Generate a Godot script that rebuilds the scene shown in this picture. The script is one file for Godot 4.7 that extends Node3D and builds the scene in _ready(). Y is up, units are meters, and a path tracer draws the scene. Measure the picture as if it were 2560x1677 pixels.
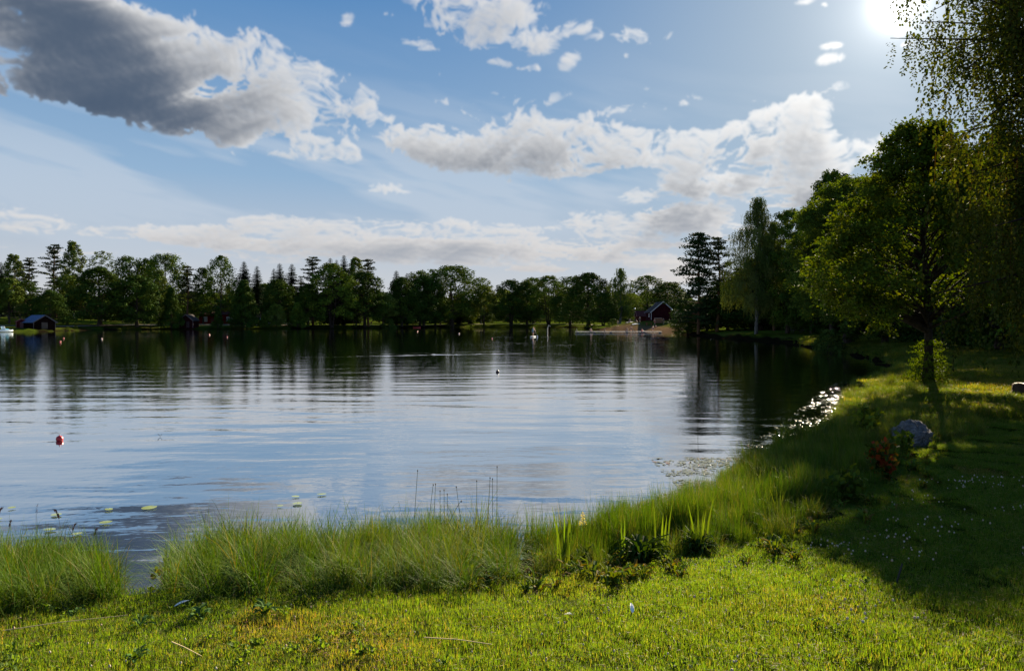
extends Node3D
# A lake in summer evening light: lawn and sedge bank in front, woods and a bathing beach on the far shore.

const WATER := -0.9
const EXPOSURE := 4.1
const SUN_AZ := 25.9
const SUN_EL := 19.8
var rng := RandomNumberGenerator.new()
var used := {}
var M := {}
var N := {}
var near_s := PackedFloat32Array()
# outline of the lake, metres, x and z
var lake := PackedVector2Array([Vector2(-60, -4), Vector2(-30, -6), Vector2(-14, -7.6), Vector2(-8, -8.1), Vector2(-5, -8.2), Vector2(-3.97, -8.16), Vector2(-2.6, -8.5), Vector2(-1, -8.7), Vector2(0.1, -8.5), Vector2(1, -8.9), Vector2(1.83, -9.8), Vector2(3.41, -11.8), Vector2(5.47, -15.2), Vector2(8.05, -19.9), Vector2(11, -25.9), Vector2(14.1, -32), Vector2(18.5, -38.5), Vector2(21.4, -44), Vector2(24.2, -52), Vector2(26.4, -60.3), Vector2(29.8, -77), Vector2(32, -97.6), Vector2(31, -125), Vector2(33, -150), Vector2(34.5, -172), Vector2(39.5, -188), Vector2(35.5, -200), Vector2(31, -209), Vector2(27, -214), Vector2(24.5, -228), Vector2(25, -250), Vector2(27, -300), Vector2(30, -335), Vector2(10, -345), Vector2(-26, -345), Vector2(-40, -318), Vector2(-60, -285), Vector2(-96, -263), Vector2(-114, -256), Vector2(-124, -232), Vector2(-119, -200), Vector2(-130, -192), Vector2(-170, -150), Vector2(-190, -80), Vector2(-150, -30), Vector2(-100, -8)])


# ---------- naming ----------
func numbered(called: String) -> String:
	if not used.has(called):
		used[called] = 0
		return called
	used[called] += 1
	return "%s_%03d" % [called, used[called]]


func tag(o: Node, label: String, category: String, group := "", kind := "") -> Node:
	if label: o.set_meta("label", label)
	if category: o.set_meta("category", category)
	if group: o.set_meta("group", group)
	if kind: o.set_meta("kind", kind)
	return o


func thing(called: String, label: String, category: String, at: Vector3, turn := 0.0, group := "") -> Node3D:
	var o := Node3D.new()
	o.name = numbered(called)
	add_child(o)
	o.position = at
	o.rotation.y = turn
	tag(o, label, category, group)
	return o


func obj(called: String, mesh: Mesh, mat: Material, parent: Node = null) -> MeshInstance3D:
	var o := MeshInstance3D.new()
	o.mesh = mesh
	o.material_override = mat
	if parent == null:
		o.name = numbered(called)
		add_child(o)
	else:
		o.name = called
		parent.add_child(o, true)
	return o


func scatter(called: String, mesh: Mesh, mat: Material, places: Array, tints: Array, parent: Node = null) -> MultiMeshInstance3D:
	var mm := MultiMesh.new()
	mm.transform_format = MultiMesh.TRANSFORM_3D
	mm.use_colors = true
	mm.mesh = mesh
	mm.instance_count = places.size()
	for i in places.size():
		mm.set_instance_transform(i, places[i])
		mm.set_instance_color(i, tints[i] if tints.size() else Color.WHITE)
	var o := MultiMeshInstance3D.new()
	o.multimesh = mm
	o.material_override = mat
	o.set_meta("kind", "stuff")
	if parent == null:
		o.name = numbered(called)
		add_child(o)
	else:
		o.name = called
		parent.add_child(o, true)
	return o


func dup(o: Node3D, at: Vector3, turn: float, label: String, group := "") -> Node3D:
	var r: Node3D = o.duplicate()
	var root := String(o.name)
	if root.length() > 4 and root.substr(root.length() - 4, 1) == "_" and root.right(3).is_valid_int():
		root = root.left(root.length() - 4)
	r.name = numbered(root)
	add_child(r)
	r.position = at
	r.rotation = Vector3(0, turn, 0)
	r.set_meta("label", label)
	if group: r.set_meta("group", group)
	return r


# ---------- mesh buffer ----------
class Buf:
	var v := PackedVector3Array()
	var n := PackedVector3Array()
	var c := PackedColorArray()
	var uv := PackedVector2Array()
	var idx := PackedInt32Array()
	var smooth := true

	func leaf3(a: Vector3, b: Vector3, d: Vector3, col: Color) -> void:
		v.append(a); v.append(b); v.append(d)
		c.append(col); c.append(col); c.append(col)

	func tri(a: Vector3, b: Vector3, d: Vector3, col: Color) -> void:
		var m := (d - a).cross(b - a).normalized()
		var k := v.size()
		v.append(a); v.append(b); v.append(d)
		for i in 3:
			n.append(m)
			c.append(col)
			idx.append(k + i)

	func quad(a: Vector3, b: Vector3, d: Vector3, e: Vector3, col: Color) -> void:
		tri(a, b, d, col)
		tri(a, d, e, col)

	func box(t: Transform3D, s: Vector3, col: Color, bevel := 0.0) -> void:
		var p: Array[Vector3] = []
		var hx := s.x * 0.5
		var hy := s.y * 0.5
		var hz := s.z * 0.5
		if bevel <= 0.0:
			for i in 8:
				p.append(t * Vector3(hx if i & 1 else -hx, hy if i & 2 else -hy, hz if i & 4 else -hz))
			quad(p[4], p[6], p[7], p[5], col)
			quad(p[1], p[3], p[2], p[0], col)
			quad(p[5], p[7], p[3], p[1], col)
			quad(p[0], p[2], p[6], p[4], col)
			quad(p[6], p[2], p[3], p[7], col)
			quad(p[0], p[4], p[5], p[1], col)
			return
		# chamfered: three nested rings of points
		var b := bevel
		var ring := func(y: float, inset: float) -> Array:
			var x := hx - inset
			var z := hz - inset
			return [t * Vector3(-x, y, -z + b), t * Vector3(-x + b, y, -z), t * Vector3(x - b, y, -z), t * Vector3(x, y, -z + b), t * Vector3(x, y, z - b), t * Vector3(x - b, y, z), t * Vector3(-x + b, y, z), t * Vector3(-x, y, z - b)]
		var rings := [ring.call(-hy, b), ring.call(-hy + b, 0.0), ring.call(hy - b, 0.0), ring.call(hy, b)]
		for r in 3:
			for i in 8:
				var j := (i + 1) % 8
				quad(rings[r][i], rings[r][j], rings[r + 1][j], rings[r + 1][i], col)
		for i in range(1, 7):
			tri(rings[3][0], rings[3][i], rings[3][i + 1], col)
			tri(rings[0][0], rings[0][i + 1], rings[0][i], col)

	# tapered tube along points, smooth sides
	func tube(path: PackedVector3Array, radii: PackedFloat32Array, sides: int, col: Color, cap := true) -> void:
		var k0 := v.size()
		var last := path.size() - 1
		var side := Vector3.ZERO
		for i in path.size():
			var dir := (path[mini(i + 1, last)] - path[maxi(i - 1, 0)]).normalized()
			if i == 0:
				side = dir.cross(Vector3(0.3, 0.2, 1.0) if absf(dir.z) < 0.9 else Vector3.RIGHT).normalized()
			else:
				side = (side - dir * side.dot(dir)).normalized()
			var up := dir.cross(side)
			for s in sides:
				var a := TAU * s / sides
				var o := side * cos(a) + up * sin(a)
				v.append(path[i] + o * radii[i])
				n.append(o)
				c.append(col)
		for i in last:
			for s in sides:
				var a := k0 + i * sides + s
				var b := k0 + i * sides + (s + 1) % sides
				idx.append_array([a, a + sides, b, b, a + sides, b + sides])
		if cap:
			for end in [0, last]:
				var k: int = k0 + int(end) * sides
				for s in range(1, sides - 1):
					if end == 0:
						idx.append_array([k, k + s, k + s + 1])
					else:
						idx.append_array([k, k + s + 1, k + s])

	# body of revolution about y
	func lathe(at: Vector3, profile: PackedVector2Array, sides: int, col: Color) -> void:
		var k0 := v.size()
		for i in profile.size():
			var d := (profile[mini(i + 1, profile.size() - 1)] - profile[maxi(i - 1, 0)]).normalized()
			for s in sides:
				var a := TAU * s / sides
				v.append(at + Vector3(cos(a) * profile[i].x, profile[i].y, sin(a) * profile[i].x))
				n.append(Vector3(cos(a) * d.y, -d.x, sin(a) * d.y).normalized())
				c.append(col)
		for i in profile.size() - 1:
			for s in sides:
				var a := k0 + i * sides + s
				var b := k0 + i * sides + (s + 1) % sides
				idx.append_array([a, b, a + sides, b, b + sides, a + sides])

	func mesh() -> ArrayMesh:
		var arrays := []
		arrays.resize(Mesh.ARRAY_MAX)
		arrays[Mesh.ARRAY_VERTEX] = v
		arrays[Mesh.ARRAY_COLOR] = c
		if n.size() == v.size() and n.size() > 0: arrays[Mesh.ARRAY_NORMAL] = n
		if uv.size() == v.size(): arrays[Mesh.ARRAY_TEX_UV] = uv
		if idx.size(): arrays[Mesh.ARRAY_INDEX] = idx
		var m := ArrayMesh.new()
		m.add_surface_from_arrays(Mesh.PRIMITIVE_TRIANGLES, arrays)
		return m


func rnd(a: float, b: float) -> float:
	return rng.randf_range(a, b)


func ball() -> Vector3:
	var y := rnd(-1, 1)
	var a := rnd(0, TAU)
	var r := sqrt(1.0 - y * y)
	return Vector3(r * cos(a), y, r * sin(a))


func vary(c: Color, k: float) -> Color:
	var f := 1.0 + rnd(-k, k)
	return Color(c.r * f * (1.0 + rnd(-k, k) * 0.35), c.g * f, c.b * f * (1.0 + rnd(-k, k) * 0.3))


func noise(seed_: int, freq: float, octaves := 3, kind := FastNoiseLite.TYPE_SIMPLEX_SMOOTH) -> FastNoiseLite:
	var f := FastNoiseLite.new()
	f.seed = seed_
	f.noise_type = kind
	f.frequency = freq
	f.fractal_octaves = octaves
	f.fractal_type = FastNoiseLite.FRACTAL_FBM if octaves > 1 else FastNoiseLite.FRACTAL_NONE
	return f


# ---------- ground ----------
func shore(x: float, z: float) -> float:  # metres inland from the waterline, negative in the lake
	var best := 1e12
	var inside := false
	var n := lake.size()
	var a := lake[n - 1]
	for i in n:
		var b := lake[i]
		var ex := b.x - a.x
		var ez := b.y - a.y
		var wx := x - a.x
		var wz := z - a.y
		var t := clampf((wx * ex + wz * ez) / (ex * ex + ez * ez), 0.0, 1.0)
		var px := wx - ex * t
		var pz := wz - ez * t
		best = minf(best, px * px + pz * pz)
		if (a.y > z) != (b.y > z) and x < ex * (z - a.y) / ez + a.x:
			inside = not inside
		a = b
	return -sqrt(best) if inside else sqrt(best)


func shore_near(x: float, z: float) -> float:
	var fx := (x + 14.0) / 0.25
	var fz := (z + 48.0) / 0.25
	if fx < 0.0 or fz < 0.0 or fx >= 159.0 or fz >= 219.0:
		return shore(x, z)
	var i := int(fx)
	var j := int(fz)
	fx -= i
	fz -= j
	var k := j * 160 + i
	return lerpf(lerpf(near_s[k], near_s[k + 1], fx), lerpf(near_s[k + 160], near_s[k + 161], fx), fz)


func ground_at(x: float, z: float, s: float) -> float:
	var wob: float = N.shore.get_noise_2d(x * 2.0, z * 2.0) * clampf(Vector2(x, z).length() / 14.0, 0.35, 3.0)
	s += wob * 0.7
	if s < 0.0:
		return WATER + maxf(-2.0, 0.25 * s)
	var t := minf(s / 6.0, 1.0)
	var y := WATER + 0.9 * (1.0 - (1.0 - t) * (1.0 - t))
	var d := Vector2(x, z).length()
	if s > 6.0:
		y += 1.4 * (1.0 - exp(-(s - 6.0) / 40.0)) * clampf((d - 8.0) / 30.0, 0.0, 1.0)
	y += 1.9 * exp(-((x - 46.0) * (x - 46.0) / 500.0 + (z + 228.0) * (z + 228.0) / 160.0)) * minf(1.0, s / 8.0)
	if z < -5.0 and z > -9.0 and x < -1.5 and x > -6.0:  # the little inlet between the sedge banks
		y -= 0.75 * exp(-pow((x - 0.475 * z) / 0.34, 2.0)) * smoothstep(-5.9, -6.8, z)
	y += 2.3 * exp(-((x + 178.0) * (x + 178.0) + (z + 284.0) * (z + 284.0)) / 900.0)
	y += N.ground.get_noise_2d(x, z) * 0.09 * t
	if d > 500.0:
		y += (d - 500.0) * 0.03 * (1.0 + N.ground.get_noise_2d(x * 0.06, z * 0.06))
	return y


func ground(x: float, z: float) -> float:
	return ground_at(x, z, shore_near(x, z))


func on_ground(x: float, z: float, lift := 0.0) -> Vector3:
	return Vector3(x, ground(x, z) + lift, z)


# ---------- materials ----------
func mat(called: String, rough := 0.85, vertex := true, color := Color.WHITE, spec := 0.5) -> StandardMaterial3D:
	var m := StandardMaterial3D.new()
	m.resource_name = called
	m.vertex_color_use_as_albedo = vertex
	m.albedo_color = color
	m.roughness = rough
	m.metallic_specular = spec
	m.cull_mode = BaseMaterial3D.CULL_DISABLED
	M[called] = m
	return m


func grey_image(f: FastNoiseLite, size: int, lo: float, hi: float) -> Image:
	var im := f.get_seamless_image(size, size)
	im.convert(Image.FORMAT_RGB8)
	for y in size:
		for x in size:
			var g := lerpf(lo, hi, im.get_pixel(x, y).r)
			im.set_pixel(x, y, Color(g, g, g))
	return im


func make_materials() -> void:
	var leaf := mat("leaf", 0.75, true, Color.WHITE, 0.12)
	leaf.backlight_enabled = true
	leaf.backlight = Color(0.85, 0.8, 0.22)
	var lf := mat("far_leaf", 0.9, true, Color.WHITE, 0.12)
	lf.backlight_enabled = true
	lf.backlight = Color(0.55, 0.5, 0.15)
	var blade := mat("blade", 0.65, true, Color.WHITE, 0.22)
	blade.backlight_enabled = true
	blade.backlight = Color(1.1, 1.05, 0.50)
	var sg := mat("sedge_blade", 0.7, true, Color.WHITE, 0.2)
	sg.backlight_enabled = true
	sg.backlight = Color(0.80, 0.78, 0.22)
	var needle := mat("needle", 0.9, true, Color.WHITE, 0.12)
	needle.backlight_enabled = true
	needle.backlight = Color(0.35, 0.35, 0.15)
	var bark := mat("bark", 0.95, true, Color.WHITE, 0.1)
	var bn := noise(5, 0.03, 4)
	bark.uv1_triplanar = true
	bark.uv1_scale = Vector3(1.3, 0.35, 1.3)
	bark.albedo_texture = ImageTexture.create_from_image(grey_image(bn, 128, 0.45, 1.0))
	bark.heightmap_enabled = true
	bark.heightmap_texture = bark.albedo_texture
	bark.heightmap_scale = 3.0
	mat("paint", 0.6)
	mat("wood", 0.85)
	var pl := mat("planks", 0.9, true, Color.WHITE, 0.1)
	pl.uv1_triplanar = true
	pl.uv1_scale = Vector3(0.5, 0.1, 0.5)
	pl.albedo_texture = ImageTexture.create_from_image(grey_image(noise(8, 0.05, 4), 128, 0.65, 1.0))
	var roof := mat("roofing", 0.85, true, Color.WHITE, 0.2)
	roof.albedo_texture = ImageTexture.create_from_image(grey_image(noise(9, 0.06, 4), 128, 0.6, 1.0))
	roof.uv1_triplanar = true
	roof.uv1_scale = Vector3(0.4, 0.4, 0.4)
	mat("metal_sheet", 0.35, true, Color.WHITE, 0.6).metallic = 0.7
	mat("plastic", 0.4)
	mat("skin", 0.6)
	mat("cloth", 0.9)
	mat("straw", 0.8)
	var gl := mat("window_glass", 0.1, true, Color.WHITE, 0.8)
	gl.metallic = 0.2
	var rock := mat("rock", 0.9)
	var rn := grey_image(noise(12, 0.05, 5), 256, 0.4, 1.0)
	rock.albedo_texture = ImageTexture.create_from_image(rn)
	rock.uv1_triplanar = true
	rock.uv1_scale = Vector3(2.2, 2.2, 2.2)
	rock.heightmap_enabled = true
	rock.heightmap_texture = rock.albedo_texture
	rock.heightmap_scale = 2.5
	var soil := mat("soil", 1.0, true, Color.WHITE, 0.0)
	soil.albedo_texture = ImageTexture.create_from_image(grey_image(noise(15, 0.04, 5), 256, 0.5, 1.0))
	soil.uv1_triplanar = true
	soil.uv1_world_triplanar = true
	soil.uv1_scale = Vector3(0.35, 0.35, 0.35)
	soil.heightmap_enabled = true
	soil.heightmap_texture = soil.albedo_texture
	soil.heightmap_scale = 6.0
	var path := mat("gravel", 1.0, true, Color.WHITE, 0.0)
	path.albedo_texture = soil.albedo_texture
	path.uv1_triplanar = true
	path.uv1_world_triplanar = true
	path.uv1_scale = Vector3(0.8, 0.8, 0.8)
	# the lake: dark water, strong mirror at this flat angle, fine ripples from a normal map over the waves of the mesh
	var water := mat("water", 0.02, false, Color(0.72, 0.745, 0.77))
	water.metallic = 1.0
	water.metallic_specular = 0.75
	var wn := noise(21, 0.012, 4).get_seamless_image(1024, 1024)
	wn.convert(Image.FORMAT_RGBA8)
	wn.bump_map_to_normal_map(5.0)
	water.normal_enabled = true
	water.normal_texture = ImageTexture.create_from_image(wn)
	water.normal_scale = 0.10
	var pad := mat("pad", 0.12, true, Color.WHITE, 0.9)
	pad.backlight_enabled = false


# ---------- sky ----------
# clouds: azimuth, elevation, half width, half height (degrees), tilt (degrees, positive falls to the right), weight, greyness
func cloud_table() -> Array:
	return [
		[-21.1, 15.60, 2.71, 1.34, 14, 0.60, 0.60], [-31.5, 18.08, 5.87, 1.79, 14, 1.20, 0.75], [-27.0, 17.59, 6.16, 1.75, 16, 1.20, 0.95], [-22.7, 15.96, 5.82, 2.11, 14, 1.15, 0.75],
		[-25.8, 14.56, 6.05, 1.44, 8, 1.10, 1.00], [-31.5, 14.43, 4.30, 1.19, 4, 1.10, 0.85], [-33.5, 15.81, 2.38, 1.31, 0, 0.90, 0.25], [-18.9, 16.48, 4.73, 2.15, 16, 1.00, 0.28],
		[-15.2, 16.52, 4.34, 1.78, 18, 0.90, 0.10], [-12.0, 15.62, 2.98, 0.90, 22, 0.80, 0.12], [-16.9, 18.67, 1.99, 0.85, 10, 0.55, 0.10], [-23.7, 18.30, 3.64, 1.02, 12, 0.75, 0.25],
		[-21.3, 19.11, 1.08, 0.57, 0, 0.30, 0.10], [-19.7, 13.27, 1.52, 1.38, 38, 0.90, 0.50], [-18.9, 12.64, 1.39, 0.78, 20, 0.50, 0.20], [-16.4, 13.94, 1.72, 0.73, 0, 0.70, 0.15],
		[-14.3, 12.36, 3.07, 0.92, 6, 0.80, 0.20], [-17.4, 11.62, 0.85, 0.40, 0, 0.37, 0.10], [-15.2, 13.59, 1.16, 0.34, 0, 0.50, 0.10], [-12.0, 13.34, 1.49, 0.40, 12, 0.50, 0.10],
		[-16.1, 11.55, 1.15, 0.46, 10, 0.60, 0.10], [-3.1, 21.59, 3.40, 1.33, 5, 0.85, 0.10], [-2.2, 19.71, 2.17, 1.23, 25, 0.85, 0.10], [-4.3, 20.35, 1.85, 0.95, 10, 0.60, 0.10],
		[-0.3, 21.21, 2.17, 0.94, -10, 0.60, 0.05], [2.0, 19.52, 1.71, 0.71, -10, 0.70, 0.08], [4.3, 18.43, 1.05, 0.50, -45, 0.44, 0.05], [9.2, 19.49, 2.78, 0.70, 2, 0.85, 0.10],
		[8.2, 18.39, 0.67, 0.25, 0, 0.44, 0.05], [10.0, 18.30, 0.54, 0.22, 0, 0.37, 0.05], [-6.2, 18.99, 1.29, 0.55, 30, 0.50, 0.05], [-7.7, 19.21, 0.73, 0.27, 20, 0.37, 0.05],
		[-5.0, 17.36, 1.85, 0.42, 10, 0.50, 0.05], [1.6, 17.75, 0.50, 0.25, 0, 0.44, 0.05], [4.5, 20.21, 1.30, 0.43, -10, 0.50, 0.05], [12.5, 20.17, 0.53, 0.35, 40, 0.44, 0.05],
		[10.6, 20.41, 0.66, 0.32, 20, 0.41, 0.05], [12.9, 17.36, 0.47, 0.19, 0, 0.37, 0.00], [-0.3, 17.93, 1.24, 0.36, 10, 0.50, 0.05], [-11.8, 20.41, 0.48, 0.34, -40, 0.44, 0.00],
		[-8.9, 20.90, 0.42, 0.16, 10, 0.37, 0.00], [-16.7, 20.21, 0.29, 0.18, 0, 0.37, 0.00], [-7.6, 16.94, 0.61, 0.20, 10, 0.37, 0.00], [9.6, 16.16, 0.42, 0.20, 0, 0.37, 0.00],
		[8.0, 16.98, 0.49, 0.17, 0, 0.37, 0.00], [10.8, 14.83, 0.48, 0.20, 0, 0.37, 0.00], [12.1, 15.18, 0.54, 0.23, 0, 0.37, 0.00], [13.0, 15.42, 0.53, 0.22, 10, 0.37, 0.00],
		[17.1, 14.94, 0.68, 0.17, 0, 0.37, 0.00], [-7.9, 13.36, 2.75, 0.99, 5, 0.90, 0.35], [-5.3, 12.25, 3.39, 1.06, 5, 1.00, 0.40], [-2.5, 13.03, 3.73, 1.76, 0, 1.00, 0.25],
		[-0.0, 12.15, 4.04, 1.19, 5, 1.00, 0.45], [-0.6, 14.50, 3.11, 1.16, 8, 0.85, 0.10], [-3.1, 15.41, 3.41, 0.46, 5, 0.55, 0.05], [-0.0, 15.66, 2.49, 0.63, 10, 0.60, 0.05],
		[2.5, 15.50, 1.40, 0.52, -20, 0.45, 0.05], [3.4, 12.58, 4.95, 1.53, 3, 1.05, 0.40], [4.4, 11.68, 3.71, 1.01, 0, 1.05, 0.50], [7.4, 12.64, 3.98, 1.32, 6, 1.00, 0.20],
		[10.2, 12.11, 3.32, 1.05, 6, 0.90, 0.25], [12.6, 12.59, 2.97, 0.81, 5, 0.80, 0.15], [2.5, 10.80, 3.11, 0.66, 0, 0.70, 0.10], [8.0, 14.94, 2.14, 0.40, -5, 0.50, 0.05],
		[5.6, 14.58, 1.23, 0.26, -5, 0.50, 0.00], [16.6, 13.08, 3.71, 0.96, -16, 0.90, 0.20], [19.2, 14.01, 2.78, 0.72, -20, 0.85, 0.15], [20.3, 13.50, 1.92, 0.66, -15, 0.80, 0.10],
		[17.2, 11.91, 4.26, 1.02, -4, 1.00, 0.45], [20.0, 11.16, 2.47, 1.12, 0, 0.80, 0.20], [14.1, 10.50, 2.93, 0.76, 0, 0.75, 0.15], [15.5, 9.70, 3.47, 0.99, 0, 1.00, 0.55],
		[20.0, 9.75, 3.30, 0.96, 0, 0.90, 0.30], [13.8, 9.48, 2.35, 0.76, 5, 0.90, 0.50], [19.7, 14.83, 0.50, 0.27, 0, 0.44, 0.00], [-9.1, 9.43, 1.40, 0.39, 0, 0.65, 0.05],
		[11.1, 10.23, 0.60, 0.35, 20, 0.37, 0.05], [9.1, 8.98, 1.52, 0.48, 0, 0.50, 0.10], [-0.3, 10.06, 0.50, 0.18, 0, 0.30, 0.00], [20.0, 8.04, 3.03, 0.86, 0, 0.95, 0.90],
		[12.0, 7.32, 2.24, 0.84, 0, 0.95, 0.85], [14.1, 7.85, 2.64, 0.89, -10, 0.80, 0.25], [16.7, 9.07, 4.57, 0.64, -12, 0.70, 0.20], [9.0, 6.63, 3.04, 0.67, 0, 0.72, 0.11],
		[10.2, 5.46, 2.87, 0.24, 2, 0.81, 0.65], [15.5, 6.47, 2.61, 0.89, 0, 0.72, 0.36], [-31.6, 6.12, 2.60, 0.73, 8, 0.81, 0.14], [-29.1, 5.82, 1.91, 0.38, 4, 0.63, 0.14],
		[-22.8, 5.85, 6.09, 0.57, 2, 0.72, 0.18], [-16.7, 6.58, 4.86, 0.71, 4, 0.77, 0.11], [-18.9, 5.30, 6.13, 0.38, 2, 0.81, 0.50], [-13.2, 6.09, 4.43, 0.72, 8, 0.81, 0.14],
		[-15.0, 5.18, 5.81, 0.39, 2, 0.90, 0.58], [-9.0, 5.17, 5.77, 0.61, 3, 0.99, 0.61], [-4.4, 5.40, 4.65, 0.55, 4, 0.99, 0.65], [-7.1, 6.81, 4.60, 0.67, 2, 0.81, 0.11],
		[-2.2, 6.65, 4.36, 0.74, 5, 0.85, 0.14], [1.2, 6.03, 4.05, 0.86, 6, 0.85, 0.29], [2.8, 5.04, 4.35, 0.62, 2, 0.99, 0.65], [5.6, 5.09, 2.47, 0.68, 0, 0.95, 0.61],
		[6.5, 6.52, 4.00, 1.16, 3, 0.90, 0.11], [3.4, 4.36, 6.20, 0.43, 2, 0.68, 0.07], [2.2, 3.80, 2.96, 0.25, 1, 0.85, 0.65], [-2.8, 4.48, 6.82, 0.40, 3, 0.63, 0.11],
		[-10.5, 4.60, 7.21, 0.40, 2, 0.59, 0.14], [-22.0, 4.51, 6.43, 0.34, 1, 0.45, 0.11], [10.5, 4.29, 2.41, 0.61, 0, 0.63, 0.07], [11.4, 3.25, 2.70, 0.55, -5, 0.68, 0.07],
		[7.8, 2.91, 3.68, 0.43, 0, 0.50, 0.07], [-29.5, 4.37, 4.25, 0.27, 1, 0.36, 0.07], [21.9, 17.88, 0.59, 0.18, 0, 0.55, 0.00], [21.8, 17.11, 0.70, 0.31, -5, 0.63, 0.00],
		[25.8, 18.16, 0.65, 0.30, 15, 0.67, 0.00], [26.5, 17.39, 0.40, 0.15, 0, 0.59, 0.00], [24.4, 11.50, 1.16, 0.60, -10, 0.85, 0.05], [23.4, 10.41, 1.58, 0.30, -20, 0.80, 0.05],
		[20.8, 9.98, 1.63, 0.56, 0, 0.70, 0.20], [20.2, 20.72, 0.55, 0.15, 0, 0.44, 0.00], [21.5, 20.41, 0.21, 0.13, 0, 0.44, 0.00], [24.0, 13.16, 0.78, 0.19, 0, 0.33, 0.00],
	]


func splat(field: PackedFloat32Array, grey: PackedFloat32Array, w: int, h: int, az0: float, el1: float, per: float) -> void:
	for b: Array in cloud_table():
		var r := maxf(b[2], b[3]) * 1.6
		var x0 := maxi(0, int((b[0] - r - az0) * per))
		var x1 := mini(w - 1, int((b[0] + r - az0) * per))
		var y0 := maxi(0, int((el1 - b[1] - r) * per))
		var y1 := mini(h - 1, int((el1 - b[1] + r) * per))
		var ca := cos(deg_to_rad(b[4]))
		var sa := sin(deg_to_rad(b[4]))
		for y in range(y0, y1 + 1):
			for x in range(x0, x1 + 1):
				var dx: float = az0 + x / per - b[0]
				var dy: float = b[1] - (el1 - y / per)
				var u: float = (dx * ca + dy * sa) / b[2]
				var q: float = (-dx * sa + dy * ca) / b[3]
				var e := u * u + q * q
				if e < 2.56:
					var f: float = (1.0 - e / 2.56)
					f = f * f * b[5]
					field[y * w + x] += f
					grey[y * w + x] += absf(f) * b[6]


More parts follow.
